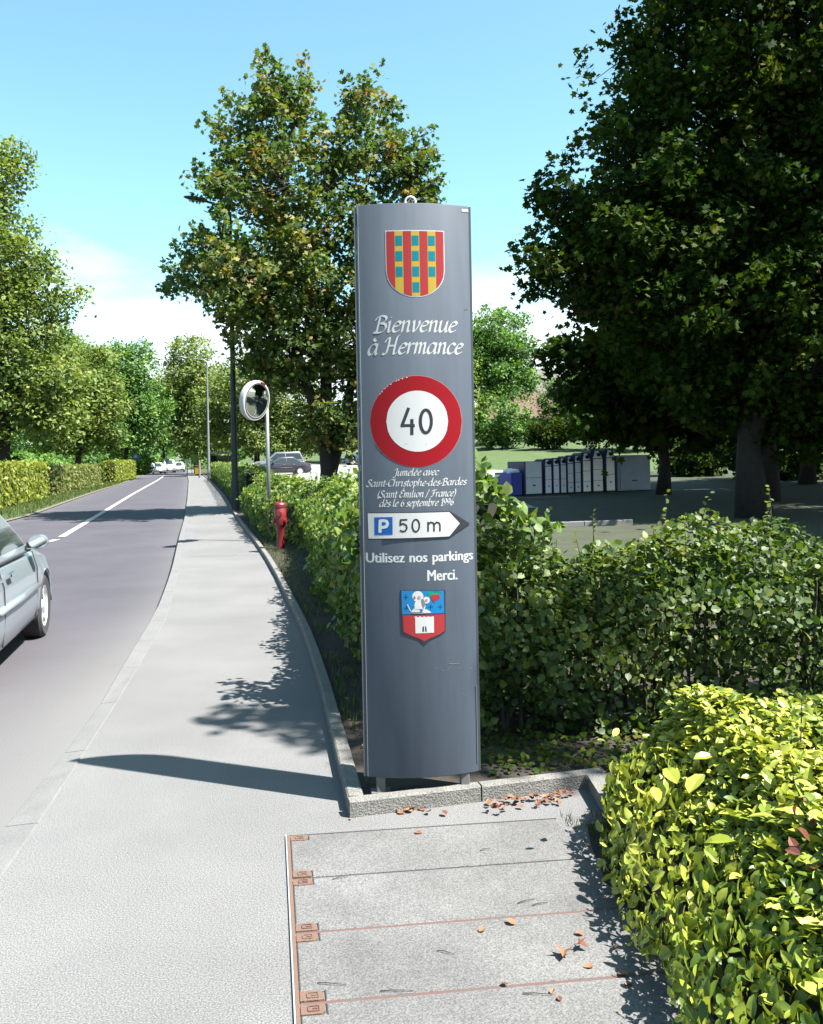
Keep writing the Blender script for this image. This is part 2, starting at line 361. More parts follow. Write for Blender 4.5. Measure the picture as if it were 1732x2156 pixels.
def bank_fn(s, t):
    x, y, z = park_fn(min(1, s), 1.0)
    if s > 1: x += s; y -= s * .55; z = h_park(x, y) + .045
    return (x, y - .3 + t, z - .02 + 0.062 * t)
patch('lawn_bank', [0, .15, .3, .5, .7, .85, 1.0, 4, 8, 14, 22, 34, 50], [0, .3, 2, 5, 10, 20, 35, 60, 90], bank_fn, M['grass_ground'])
def z_bank(x, y):
    yb = max(44, y_border(x + 3)); return h_park(x, min(y, yb)) + 0.04 + max(0, (y - yb)) * 0.062

# ------------------------------------------------------------------ concrete cover slabs with rusted steel corners
# measured corners: left ends of the joints, direction of the joints
L_ = [G(604, 1762), G(609, 1852), G(614.5, 1967), G(622, 2118)]
e_l = (L_[3] - L_[0]) ; pitch = e_l.length / 3; e_l.normalize()
q = G(1130, 1815) - G(609, 1852); e_w = q.normalized()
A0 = L_[0]; SW = 1.17
cover = tag(bpy.data.objects.new('cover_slabs', None), kind='structure'); COL.objects.link(cover)
def SP(a, b_, z): return tuple((A0 + e_w * a + e_l * b_ + Vector((0, 0, z)))[:])
def slab_poly(b, pts, z0, z1): b.rings([[SP(x, y, z0) for x, y in pts], [SP(x, y, z1) for x, y in pts]])
bev = 0.004
for k in range(6):
    y0, y1 = pitch * k + 0.008, pitch * (k + 1) - 0.008; x0, x1 = 0.014, SW - 0.01
    cx, cy = 0.075, 0.052                                     # notch for the steel corners
    ring = lambda i: [(x0 + cx + i, y0 + i), (x1 - i, y0 + i), (x1 - i, y1 - i), (x0 + cx + i, y1 - i), (x0 + cx + i, y1 - cy - i), (x0 + i, y1 - cy - i), (x0 + i, y0 + cy + i), (x0 + cx + i, y0 + cy + i)]
    b = MB(); b.rings([[SP(x, y, -0.08) for x, y in ring(0)], [SP(x, y, 0.008 - bev) for x, y in ring(0)], [SP(x, y, 0.008) for x, y in ring(bev)]])
    sl_ = b.obj('cover_slab', M['slab'], cover)
    for yc, sgn in ((y0, 1), (y1, -1)):
        b = MB(); yy = sorted((yc + 0.001 * sgn, yc + sgn * (cy - 0.003)))
        r_ = [(x0, yy[0]), (x0 + cx - .016, yy[0]), (x0 + cx - .004, yy[0] + (.012 if sgn < 0 else 0)), (x0 + cx - .004, yy[1] - (.012 if sgn > 0 else 0)), (x0 + cx - .016, yy[1]), (x0, yy[1])]
        slab_poly(b, r_, -0.02, 0.0085); br = b.obj('steel_corner', M['rust'], sl_)
        b = MB(); mx_, my_ = x0 + cx * .5, (yy[0] + yy[1]) / 2
        for dx_, dy_, w_, h_ in ((0, .012, .032, .004), (0, -.012, .032, .004), (-.016, 0, .004, .02), (.016, 0, .004, .02), (0.004, 0, .012, .006)):
            slab_poly(b, [(mx_ + dx_ - w_ / 2, my_ + dy_ - h_ / 2), (mx_ + dx_ + w_ / 2, my_ + dy_ - h_ / 2), (mx_ + dx_ + w_ / 2, my_ + dy_ + h_ / 2), (mx_ + dx_ - w_ / 2, my_ + dy_ + h_ / 2)], 0.008, 0.0115)
        b.obj('lifting_slot', M['rustline'] if k % 2 else M['rust'], sl_)
for k in range(1, 7):
    b = MB(); slab_poly(b, [(0.016, pitch * k - .0065), (SW, pitch * k - .0065), (SW, pitch * k + .0065), (0.016, pitch * k + .0065)], -0.05, 0.0045 if k > 1 else 0.001)
    b.obj('joint_strip', M['rustline'] if k > 1 else M['joint'], cover)
b = MB(); slab_poly(b, [(0.0, -.004), (0.012, -.004), (.012, pitch * 6), (0, pitch * 6)], -0.05, 0.0075); b.obj('edge_frame', M['rust'], cover)
b = MB(); slab_poly(b, [(-0.006, -.006), (-.001, -.006), (-.001, pitch * 6), (-.006, pitch * 6)], -0.05, 0.0095); b.obj('edge_frame', M['galv'], cover)
b = MB(); slab_poly(b, [(-.004, -.012), (SW, -.012), (SW, -.005), (-.004, -.005)], -0.05, 0.003); b.obj('joint_strip', M['joint'], cover)
# ------------------------------------------------------------------ foliage
def unit(a): return a / np.maximum(1e-9, np.linalg.norm(a, axis=-1, keepdims=True))
T_DIAMOND = (np.array([(0, 0, 0), (.32, .45, .06), (0, 1, -.05), (-.32, .45, .06)]), [(0, 1, 2, 3)])
T_OVAL = (np.array([(0, 0, 0), (.2, .22, .07), (.27, .5, .08), (.16, .82, .02), (0, 1, -.10), (-.16, .82, .02), (-.27, .5, .08), (-.2, .22, .07), (0, .3, 0), (0, .68, -.01)]),
          [(0, 1, 8), (1, 2, 9, 8), (2, 3, 9), (3, 4, 9), (4, 5, 9), (5, 6, 9), (6, 7, 8, 9), (7, 0, 8)])
T_BROAD = (np.array([(0, 0, 0), (.36, .25, .05), (.34, .62, .04), (0, 1, -.08), (-.34, .62, .04), (-.36, .25, .05), (0, .45, -.02)]),
           [(0, 1, 6), (1, 2, 6), (2, 3, 6), (3, 4, 6), (4, 5, 6), (5, 0, 6)])
_ml = [(0, 0), (.18, .12), (.52, .05), (.34, .32), (.62, .62), (.26, .56), (.2, .72), (0, 1.05), (-.2, .72), (-.26, .56), (-.62, .62), (-.34, .32), (-.52, .05), (-.18, .12)]
T_MAPLE = (np.array([(x, y, .10 * abs(x) - .12 * y * y) for x, y in _ml] + [(0, .38, 0)]),
           [(i, (i + 1) % 14, 14) for i in range(14)])
_ms = [(0, 0), (.5, .12), (.3, .38), (.55, .66), (.18, .68), (0, 1.05), (-.18, .68), (-.55, .66), (-.3, .38), (-.5, .12)]
T_STAR = (np.array([(x, y, .08 * abs(x) - .1 * y * y) for x, y in _ms]), [(0, 1, 2, 8, 9), (2, 3, 4, 6, 7, 8), (4, 5, 6)])
def leaves_mesh(name, pos, nrm, size, tint, tmpl, m, parent=None, rng=None, up=0.35, kind='stuff', axis=None):
    N = len(pos); tv, tf = tmpl; k = len(tv)
    n = unit(nrm); a = rng.normal(size=(N, 3)) if axis is None else axis + rng.normal(size=(N, 3)) * .35
    a[:, 2] += up; a = unit(a - n * (a * n).sum(1, keepdims=True)); c = np.cross(a, n)
    sz = size[:, None, None]
    V = pos[:, None, :] + (tv[None, :, 0:1] * c[:, None, :] + tv[None, :, 1:2] * a[:, None, :] + tv[None, :, 2:3] * n[:, None, :]) * sz
    me = bpy.data.meshes.new(name)
    me.vertices.add(N * k); me.vertices.foreach_set('co', V.astype(np.float32).ravel())
    idx = np.concatenate([np.array(f) for f in tf]); cnt = np.array([len(f) for f in tf]); S = len(idx)
    li = (idx[None, :] + (np.arange(N) * k)[:, None]).ravel()
    me.loops.add(N * S); me.loops.foreach_set('vertex_index', li.astype(np.int32))
    st = np.concatenate([[0], np.cumsum(cnt)[:-1]])
    me.polygons.add(N * len(tf)); me.polygons.foreach_set('loop_start', (st[None, :] + (np.arange(N) * S)[:, None]).ravel().astype(np.int32))
    me.update(calc_edges=True)
    at = me.attributes.new('tint', 'FLOAT', 'POINT'); at.data.foreach_set('value', np.repeat(tint, k).astype(np.float32))
    me.materials.append(m)
    o = bpy.data.objects.new(name, me); COL.objects.link(o)
    if parent: o.parent = parent
    if kind: o['kind'] = kind
    return o
_leaf_cache = {}
def leaf_objects(pos, nrm, size, tmpl, mats_, parent, rng, up=0.35, name='leaf', key=None):
    """single leaves as parts sharing their mesh"""
    nrm = unit(nrm)
    for i in range(len(pos)):
        m = mats_[i % len(mats_)]; kk = (key or id(tmpl), m.name)
        if kk not in _leaf_cache:
            me = bpy.data.meshes.new('leaf'); me.from_pydata([tuple(v) for v in tmpl[0]], [], tmpl[1]); me.materials.append(m); me.update(); _leaf_cache[kk] = me
        o = bpy.data.objects.new(name, _leaf_cache[kk]); COL.objects.link(o); o.parent = parent
        n = Vector(nrm[i]); a = Vector(rng.normal(size=3)); a.z += up; a = (a - n * a.dot(n)).normalized(); c = a.cross(n)
        s = float(size[i])
        mt = Matrix(((c.x * s, a.x * s, n.x * s, pos[i][0]), (c.y * s, a.y * s, n.y * s, pos[i][1]), (c.z * s, a.z * s, n.z * s, pos[i][2]), (0, 0, 0, 1)))
        pm = Matrix.Translation(parent.location) if parent else Matrix()
        o.matrix_basis = pm.inverted() @ mt
def local(parent, *objs): 
    for o in objs: o.matrix_parent_inverse = Matrix.Translation(-Vector(parent.location))

G1 = leaf_mat('maple_leaf_green', [(0.058, 0.111, 0.024), (0.094, 0.171, 0.030), (0.148, 0.212, 0.036), (0.273, 0.232, 0.050), (0.335, 0.171, 0.068)], .30, .68)
G1o = leaf_mat('maple_leaf_single', [(0.058, 0.111, 0.024), (0.094, 0.171, 0.030), (0.148, 0.212, 0.036), (0.273, 0.232, 0.050)], .30, .68, obj_random=True)
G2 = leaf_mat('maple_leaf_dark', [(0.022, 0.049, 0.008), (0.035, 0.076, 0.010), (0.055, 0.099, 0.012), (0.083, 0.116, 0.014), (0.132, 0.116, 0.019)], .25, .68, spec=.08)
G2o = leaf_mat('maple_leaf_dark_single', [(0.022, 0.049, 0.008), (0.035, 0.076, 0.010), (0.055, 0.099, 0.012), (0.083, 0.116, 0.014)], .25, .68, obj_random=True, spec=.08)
G3 = leaf_mat('tree_leaf_olive', [(0.118, 0.187, 0.039), (0.184, 0.262, 0.055), (0.258, 0.326, 0.068), (0.344, 0.347, 0.087)], .3, .68)
G4 = leaf_mat('tree_leaf_fresh', [(0.073, 0.166, 0.034), (0.114, 0.249, 0.042), (0.166, 0.319, 0.057), (0.230, 0.378, 0.066)], .3, .68)
GH = leaf_mat('hedge_leaf_yellow', [(0.062, 0.126, 0.019), (0.143, 0.208, 0.024), (0.273, 0.338, 0.038), (0.402, 0.446, 0.061), (0.545, 0.554, 0.095), (0.604, 0.616, 0.134)], .18, .42, spec=.35)
GHo = leaf_mat('hedge_leaf_single', [(0.172, 0.246, 0.027), (0.316, 0.385, 0.041), (0.488, 0.523, 0.081), (0.604, 0.616, 0.121)], .18, .40, obj_random=True, spec=.35)
GHr = leaf_mat('hedge_leaf_red', [(.16, .05, .05), (.24, .09, .05), (.14, .05, .06), (.30, .12, .06)], .25, .4, obj_random=True, tcol=(1.6, .9, .7))
GM = leaf_mat('hedge_leaf_green', [(0.053, 0.105, 0.024), (0.097, 0.185, 0.035), (0.158, 0.263, 0.046), (0.263, 0.333, 0.063), (0.333, 0.316, 0.088)], .34, .55)
GP = leaf_mat('park_hedge_leaf', [(0.035, 0.071, 0.015), (0.063, 0.119, 0.020), (0.098, 0.161, 0.026), (0.173, 0.220, 0.037), (0.252, 0.250, 0.056)], .30, .55)
GPo = leaf_mat('park_hedge_leaf_single', [(0.052, 0.101, 0.017), (0.086, 0.149, 0.022), (0.150, 0.202, 0.030), (0.241, 0.250, 0.047)], .30, .52, obj_random=True)
GMo = leaf_mat('hedge_leaf_green_single', [(0.078, 0.150, 0.028), (0.132, 0.228, 0.039), (0.211, 0.306, 0.053), (0.298, 0.333, 0.070)], .34, .55, obj_random=True)
GL = leaf_mat('clipped_hedge_leaf', [(0.120, 0.184, 0.029), (0.224, 0.280, 0.040), (0.320, 0.352, 0.056), (0.400, 0.384, 0.080)], .3, .5)
GL2 = leaf_mat('clipped_hedge_leaf_olive', [(0.105, 0.150, 0.038), (0.165, 0.203, 0.053), (0.225, 0.247, 0.068), (0.285, 0.255, 0.090)], .3, .5)
GG = leaf_mat('grass_blade', [(.05, .09, .018), (.08, .13, .024), (.12, .17, .03), (.17, .17, .05)], .3, .5)

def blob_points(blobs, n, rng, shell=0.55):
    w = np.array([b[3] * b[4] * b[5] for b in blobs]) ** (2 / 3.); w /= w.sum()
    pts, outs = [], []
    for b, c in zip(blobs, rng.multinomial(n, w)):
        d = unit(rng.normal(size=(c, 3))); r_ = rng.random(c) ** (1 - shell) if shell < 1 else np.ones(c)
        r_ = (0.25 + 0.75 * r_) * (1 + .10 * np.sin(d[:, 0] * 7 + d[:, 2] * 5) + .08 * np.sin(d[:, 1] * 9 + d[:, 2] * 11))
        pts.append(np.array(b[:3]) + d * r_[:, None] * np.array(b[3:6])); outs.append(d)
    return np.concatenate(pts), np.concatenate(outs)
def make_tree(name, label, base, height, tr, blobs, n_clump, per, leaf, m, tmpl, seed, trunk_top=0.8, spread=0.5, shoot=0.7, lean=(0, 0), limbs=9, group=None, n_obj=0, mo=None, cat='tree', shell=.55, bark=None, split=None, upn=0.55):
    rng = np.random.default_rng(seed); rd = random.Random(seed)
    t = thing(name, label, cat, base, 0, group); B = np.array(base)
    mb = MB(); top = B + np.array([lean[0], lean[1], height * trunk_top])
    ks = np.linspace(0, 1, 9); tp = [B + (top - B) * k + np.array([rd.uniform(-1, 1), rd.uniform(-1, 1), 0]) * tr * 0.55 * (0 < k < 1) for k in ks]
    tp[0] = tp[0] - np.array([0, 0, .15])
    mb.tube(tp, [tr * (1.45 if k == 0 else 1.0 - 0.86 * k ** .8) for k in ks], 9)
    nodes = [(p, tr * (1 - .86 * k ** .8)) for p, k in zip(tp[2:], ks[2:])]
    if split:                                             # second stem from low down
        for (dx, dy, k0) in split:
            p0 = B + (top - B) * k0; p3 = top + np.array([dx, dy, 0])
            pp = [p0 + (p3 - p0) * k + np.array([dx, dy, 0]) * .35 * math.sin(k * math.pi) for k in np.linspace(0, 1, 8)]
            mb.tube(pp, [tr * (.62 - .5 * k) for k in np.linspace(0, 1, 8)], 7); nodes += [(p, tr * .4) for p in pp[2:]]
    C, O = blob_points(blobs, n_clump, rng, shell)
    lim, _ = blob_points(blobs, limbs * 3, rng, .3)
    for i, L in enumerate(lim[:limbs * 3]):
        cand = [(np.linalg.norm(L - p) + max(0, p[2] - L[2]) * 2.0, k) for k, (p, r_) in enumerate(nodes[:7 + 8 * len(split or [])])]
        k = min(cand)[1]; p, r_ = nodes[k]
        mid = (p + L) / 2 + np.array([0, 0, np.linalg.norm(L - p) * .08]) + rng.normal(size=3) * .12
        pts = [p, p * .6 + mid * .4 , mid, mid * .45 + L * .55, L]
        r0 = max(.02, r_ * .42); mb.tube(pts, [r0, r0 * .8, r0 * .6, r0 * .42, r0 * .2], 5)
        nodes += [(mid, r0 * .5), (mid * .45 + L * .55, r0 * .35), (L, r0 * .2)]
    NP = np.array([n_[0] for n_ in nodes])
    for i in range(0, len(C)):
        k = int(np.argmin(np.linalg.norm(NP - C[i], axis=1))); p = NP[k]
        if np.linalg.norm(p - C[i]) > .15:
            mb.tube([p, (p + C[i]) / 2 + rng.normal(size=3) * .08, C[i]], [max(.012, tr * .05), max(.010, tr * .035), .006], 3, False)
    tk = mb.obj('trunk', bark or M['bark'], t, True); local(t, tk)
    # leaf sprays: each clump is a shoot with leaves set along it
    sd = unit(O * .8 + rng.normal(size=O.shape) * .5 + np.array([0, 0, .45])); cl = shoot * (0.5 + rng.random(len(C)))
    cnt = rng.poisson(per, len(C)) + 3; ci = np.repeat(np.arange(len(C)), cnt); N = len(ci)
    tpar = rng.random(N)
    pos = C[ci] + sd[ci] * ((tpar - .35) * cl[ci])[:, None] + rng.normal(size=(N, 3)) * (spread * (1.05 - .75 * tpar))[:, None] * np.array([1, 1, .62])
    nr = rng.normal(size=(N, 3)) * .6 + sd[ci] * .25 + np.array([0, 0, upn])
    tint = np.clip(np.repeat(rng.random(len(C)) ** 1.3 * .75, cnt) + rng.normal(size=N) * .16, 0, 1)
    size = leaf * (.65 + .6 * rng.random(N))
    if n_obj:
        d = np.linalg.norm(pos - np.array([0, 0, 1.6]), axis=1) + rng.random(N) * .4
        vis = np.argsort(d)[:n_obj * 3][::3]; keep = np.ones(N, bool); keep[vis] = False
        leaf_objects(pos[vis], nr[vis], size[vis], tmpl, [mo], t, rng, key=name)
    else: keep = np.ones(N, bool)
    cr = leaves_mesh('crown', pos[keep], nr[keep], size[keep], tint[keep], tmpl, m, t, rng, up=-.25); local(t, cr)
    return t

def path_frame(path):
    p = [np.array(q[:2], float) for q in path]; seg = [np.linalg.norm(p[i + 1] - p[i]) for i in range(len(p) - 1)]
    cum = np.concatenate([[0], np.cumsum(seg)]); xs = np.array([q[0] for q in p]); ys = np.array([q[1] for q in p])
    def at(s):
        x = np.interp(s, cum, xs); y = np.interp(s, cum, ys); e = .05
        dx = np.interp(s + e, cum, xs) - np.interp(s - e, cum, xs); dy = np.interp(s + e, cum, ys) - np.interp(s - e, cum, ys)
        l = np.maximum(1e-6, np.hypot(dx, dy)); return x, y, dx / l, dy / l
    return cum[-1], at
def make_hedge(name, label, path, width, h, n, leaf, m, tmpl, seed, z0=0.04, core=.16, depth=.07, rough=.05, top_bias=1.0, stems=0.3, n_obj=0, mos=None, group=None, bottom=0.08, hfn=None, undercut=0.0, shoots=0, wild=.9, shoot_h=.35, zg=None, obj_pick=None, rr=.10, zpow=1.0, holes=None):
    rng = np.random.default_rng(seed); L, at = path_frame(path)
    x0, y0, _, _ = at(np.array([L / 2])); t = thing(name, label, 'hedge', (float(x0[0]), float(y0[0]), z0), 0, group)
    aT, aS, aE = width * L * top_bias, h * L, width * h
    pr = np.array([aT, aS, aS, aE, aE]); pr /= pr.sum(); f = rng.choice(5, n, p=pr)
    s = rng.random(n) * L; c = (rng.random(n) - .5) * width; z = bottom + rng.random(n) ** zpow * (h - bottom)
    s[f == 3] = 0; s[f == 4] = L; c[f == 1] = -width / 2; c[f == 2] = width / 2; z[f == 0] = h
    lx, lz = np.zeros(n), np.zeros(n); ls = np.zeros(n)
    lx[f == 1] = -1; lx[f == 2] = 1; lz[f == 0] = 1; ls[f == 3] = -1; ls[f == 4] = 1
    # lumpy clipped surface, rounded shoulders
    bump = rough * (np.sin(s * 5.1 + z * 6 + c * 4 + seed) + np.sin(s * 2.3 - z * 9 + c * 7 + 2) + .7 * np.sin(s * 11 + z * 13 + c * 12)) / 1.6
    dep = rng.exponential(depth, n) - depth * .45 - bump
    hh = h if hfn is None else h * hfn(s / L)
    z = np.where(f == 0, hh, z * (hh / h))
    c2 = c - lx * dep; z2 = z - lz * dep; s2 = s - ls * dep
    over = np.maximum(0, np.abs(c2) - (width / 2 - rr)) * np.maximum(0, z2 - (hh - rr)) / rr; z2 = z2 - over * .6; c2 = c2 - np.sign(c2) * over * .6
    uc_ = undercut(s / L) if callable(undercut) else undercut
    c2 = c2 * (1 - uc_ * np.clip(1 - z2 / h, 0, 1))
    x, y, dx, dy = at(s2); x += (s2 < 0) * s2 * dx + (s2 > L) * (s2 - L) * dx; y += (s2 < 0) * s2 * dy + (s2 > L) * (s2 - L) * dy
    zz = z2 + z0
    if zg is not None: zz = zz + np.array([zg(a, b_) for a, b_ in zip(x, y)])
    pos = np.stack([x + dy * c2, y - dx * c2, zz], 1)
    nr = np.stack([lx * dy + ls * dx, -lx * dx + ls * dy, lz + .25], 1) + rng.normal(size=(n, 3)) * wild * .6
    size = leaf * (.6 + .75 * rng.random(n) ** 1.4); patch_ = .5 + .5 * np.sin(s * 3.3 + c * 5 + z * 4 + seed)
    tint = np.clip(.55 * rng.random(n) + .35 * patch_ + .12 * rng.normal(size=n), 0, 1)
    keep = np.ones(n, bool)
    if holes is not None:                                  # thin patches where stems show
        nz_ = np.sin(pos[:, 0] * 6.1 + 1.3) * np.sin(pos[:, 2] * 7.3 + pos[:, 0] * 2) + np.sin(pos[:, 0] * 11 - pos[:, 2] * 9) * .6 + .35 * rng.normal(size=n); ok_ = nz_ > holes
        pos, nr, size, tint, dep = pos[ok_], nr[ok_], size[ok_], tint[ok_], dep[ok_]; n = len(pos); keep = np.ones(n, bool)
    if n_obj:
        d = np.linalg.norm(pos - np.array([0, 0, 1.6]), axis=1) / size + dep * 8 + rng.random(n) * 3
        ok = np.ones(n, bool) if obj_pick is None else np.array([obj_pick(*p) for p in pos])
        d[~ok] = 1e9; vis = np.argsort(d)[:n_obj]; keep[vis] = False
        leaf_objects(pos[vis], nr[vis], size[vis] * 1.05, tmpl, mos, t, rng, key=name)
    fo = leaves_mesh('foliage', pos[keep], nr[keep], size[keep], tint[keep], tmpl, m, t, rng); local(t, fo)
    if core:
        b = MB(); rings = []
        for k in np.linspace(core, L - core, max(2, int(L / .8) + 2)):
            X, Y, DX, DY = [float(q[0]) for q in at(np.array([k]))]; w = width / 2 - core; H = (h if hfn is None else h * float(hfn(k / L))) - core
            zb = 0 if zg is None else zg(X, Y)
            wb = w * (1 - (float(undercut(k / L)) if callable(undercut) else undercut))
            rings.append([(X + DY * a, Y - DX * a, z0 + q + zb) for a, q in ((-wb, .02), (wb, .02), (w, H * .8), (w * .8, H), (-w * .8, H), (-w, H * .8))])
        b.rings(rings); co = b.obj('light_block_core', M['core'], t, True); local(t, co)  # solid dark core added inside the leaves to block light
    if stems:
        b = MB(); rd = random.Random(seed)
        for k in range(int(L / stems)):
            X, Y, DX, DY = [float(q[0]) for q in at(np.array([(k + rd.random()) * stems]))]
            for _ in range(2):
                a = (rd.random() - .5) * width * .7; zb = 0 if zg is None else zg(X, Y)
                p = Vector((X + DY * a, Y - DX * a, z0 - .05 + zb)); e = p + Vector((rd.uniform(-.15, .15), rd.uniform(-.15, .15), h * rd.uniform(.7, .95)))
                b.tube([p, (p + e) / 2 + Vector((rd.uniform(-.05, .05), rd.uniform(-.05, .05), 0)), e], [.012, .009, .005], 4)
        if b.v: st = b.obj('stems', M['twig'], t); local(t, st)
    for k in range(shoots):                                # long unclipped shoots on top
        s_ = rng.random() * L; X, Y, DX, DY = [float(q[0]) for q in at(np.array([s_]))]; a = (rng.random() - .5) * width * .8
        H = (h if hfn is None else h * float(hfn(s_ / L))); zb = 0 if zg is None else zg(X, Y)
        p = np.array([X + DY * a, Y - DX * a, z0 + H - .08 + zb]); hh_ = shoot_h * (.4 + .8 * rng.random()); e = p + np.array([rng.normal() * .05, rng.normal() * .05, hh_ + .08])
        sh = MB().tube([p, (p + e) / 2 + rng.normal(size=3) * .012, e], [.004, .003, .0015], 4).obj('shoot', M['twig'], t); local(t, sh)
        q = int(6 + hh_ * 26); tt_ = np.linspace(.25, 1, q); pp = p[None] + (e - p)[None] * tt_[:, None]
        ax = rng.normal(size=(q, 3)); ax[:, 2] = .5
        lv = leaves_mesh('shoot_leaves', pp, rng.normal(size=(q, 3)) * .5 + np.array([0, 0, .9]), leaf * (1.15 - .5 * tt_), rng.random(q) * .6 + .35, tmpl, m, t, rng, axis=ax * 1.0); local(t, lv)
    return t
# ------------------------------------------------------------------ the welcome pylon
M['pyl'] = mat('pylon_paint', (0.150, 0.184, 0.240), 0.62, spec=0.25, var=0.11, scale=1.0, stretch=(14, 14, 1.6))
M['pyl_edge'] = mat('pylon_edge', (0.10, 0.12, 0.15), 0.5)
M['alu'] = mat('aluminium_strip', (0.30, 0.33, 0.33), 0.35, 0.8)
M['white'] = mat('sign_white', (0.95, 0.95, 0.95), 0.45)
M['red'] = mat('sign_red', (0.46, 0.008, 0.018), 0.4, spec=0.15)
M['crest_red'] = mat('crest_red', (0.62, 0.055, 0.06), 0.5, spec=0.15)
M['crest_yellow'] = mat('crest_yellow', (0.75, 0.55, 0.08), 0.5, spec=0.15)
M['crest_teal'] = mat('crest_teal', (0.0, 0.33, 0.42), 0.5, spec=0.15)
M['crest_blue'] = mat('crest_blue', (0.02, 0.30, 0.72), 0.5, spec=0.15)
M['p_blue'] = mat('sign_blue', (0.02, 0.17, 0.62), 0.45, spec=0.15)
M['ink'] = mat('sign_black', (0.022, 0.022, 0.028), 0.5, spec=0.15)
M['crest_grey'] = mat('crest_grey', (0.30, 0.30, 0.32), 0.5, spec=0.15)
M['crest_green'] = mat('crest_green', (0.0, 0.42, 0.25), 0.5, spec=0.15)
M['crest_pink'] = mat('crest_pink', (0.75, 0.38, 0.36), 0.5, spec=0.15)
M['leg'] = mat('leg_steel', (0.30, 0.30, 0.29), 0.6, 0.3, var=0.15, scale=15)

YP, PRZ, SAG, HW = 4.19, R(5.0), 0.055, 0.261
XP = 0.0245; ZB, ZT = 0.130, 2.757
RC = (HW * HW + SAG * SAG) / (2 * SAG)
pylon = thing('welcome_sign', 'tall blue grey curved welcome pylon with coats of arms and a 40 disc', 'sign', (XP, YP, 0.05), PRZ)
def SF(u, z, off=0.0):                               # pylon-local point on the curved front
    a = math.asin(max(-.999, min(.999, u / RC)))
    return ((RC + off) * math.sin(a), (RC - SAG) - (RC + off) * math.cos(a), z - 0.05)
def SU(x, y):                                        # pixel -> (u, z) on the front
    D = YP
    for _ in range(6):
        p = P(x, y, D); u = (p.x - XP - 0.0) / math.cos(PRZ)
        l = SF(u, 1.6); D = YP + l[0] * math.sin(PRZ) + l[1] * math.cos(PRZ)
        u = (p.x - XP + l[1] * math.sin(PRZ)) / math.cos(PRZ)
    return u, P(x, y, D).z
# shell
prof = []
for k in range(25):
    u = -HW + 2 * HW * k / 24; l = SF(u, 0); prof.append((l[0], l[1] - 0.012))
back = [(-x, -y) for x, y in prof]
sec = prof + back
b = MB(); zz = [ZB, ZB + .004, ZT - .004, ZT]
b.rings([[(x * (1 if 0 < i < 3 else .992), y * (1 if 0 < i < 3 else .97), z - .05) for x, y in sec] for i, z in enumerate(zz)])
b.obj('panel_body', M['pyl'], pylon, True, 30)
OFF = 0.012
for sx in (-1, 1):                                   # edge trims
    b = MB(); b.box((sx * (HW + .006), 0, (ZB + ZT) / 2 - .05), (.010, .018, ZT - ZB - .004)); b.obj('edge_strip', M['pyl_edge'], pylon)
b = MB(); b.box((-(HW - .0075), -.021, (ZB + ZT) / 2 - .05), (.0022, .004, ZT - ZB - .01)); b.obj('edge_seam', M['alu'], pylon)
b = MB(); b.box((HW - .004, -.0175, .30), (.0022, .003, .36)); b.obj('edge_seam', M['alu'], pylon)
for px_, py_ in ((801.5, 1660), (979, 1650)):        # legs
    p = P(px_, py_, YP - .02); lx = (p.x - XP)
    b = MB(); b.bbox((lx, -.004, .042), (.042, .045, .10), .004); b.box((lx, -.004, .004), (.09, .07, .012)); b.obj('leg', M['leg'], pylon)
# lifting ring
u, z = SU(866, 428)
b = MB(); ring = []
for k in range(25):
    a = 2 * math.pi * k / 24; ring.append((u + .024 * math.cos(a), 0.0, ZT - .05 + .022 + .024 * math.sin(a)))
b.tube(ring, .0055, 8, False); b.tube([(u, 0, ZT - .055), (u, 0, ZT - .046)], .012, 10); b.obj('lifting_ring', M['galv'], pylon, True)
b = MB(); b.tube([(u - .012, .0, ZT - .03), (u, 0.0, ZT - .012), (u + .012, 0, ZT - .03)], .004, 6); b.obj('shackle', M['crest_grey'], pylon)

class DC:                                            # flat print laid on the curved front
    def __init__(s): s.b = MB(); s.k = 0
    def poly(s, pts, off): s.b.add([SF(u, z, OFF + off) for u, z in pts], [tuple(range(len(pts)))])
    def cols(s, u0, u1, lo, hi, off, n=24):
        us = [u0 + (u1 - u0) * k / n for k in range(n + 1)]
        vs_ = []
        for u in us: vs_ += [SF(u, lo(u), OFF + off), SF(u, hi(u), OFF + off)]
        s.b.add(vs_, [(2 * i, 2 * i + 2, 2 * i + 3, 2 * i + 1) for i in range(n)])
    def quad(s, p, q, n, off):
        s.k += 1; o = off + (s.k % 40) * 8e-6
        s.poly([(p[0] - n[0], p[1] - n[1]), (q[0] - n[0], q[1] - n[1]), (q[0] + n[0], q[1] + n[1]), (p[0] + n[0], p[1] + n[1])], o)
    def pen(s, pts, w, off):                         # even stroke
        for i in range(len(pts) - 1):
            p, q = pts[i], pts[i + 1]; d = math.hypot(q[0] - p[0], q[1] - p[1]) or 1
            n = (-(q[1] - p[1]) / d * w / 2, (q[0] - p[0]) / d * w / 2); s.quad(p, q, n, off)
            if 0 < i:
                s.k += 1; s.poly([(p[0] + w / 2 * math.cos(a * math.pi / 4), p[1] + w / 2 * math.sin(a * math.pi / 4)) for a in range(8)], off + (s.k % 40) * 8e-6)
    def nib(s, pts, nv, off, hair):
        for i in range(len(pts) - 1):
            s.quad(pts[i], pts[i + 1], nv, off)
        for i in range(len(pts) - 1):
            p, q = pts[i], pts[i + 1]; d = math.hypot(q[0] - p[0], q[1] - p[1]) or 1
            s.quad(p, q, (-(q[1] - p[1]) / d * hair, (q[0] - p[0]) / d * hair), off)
    def obj(s, name, m, parent=None, label=None):
        o = s.b.obj(name, m, parent or pylon)
        if label: o['label'] = label
        return o
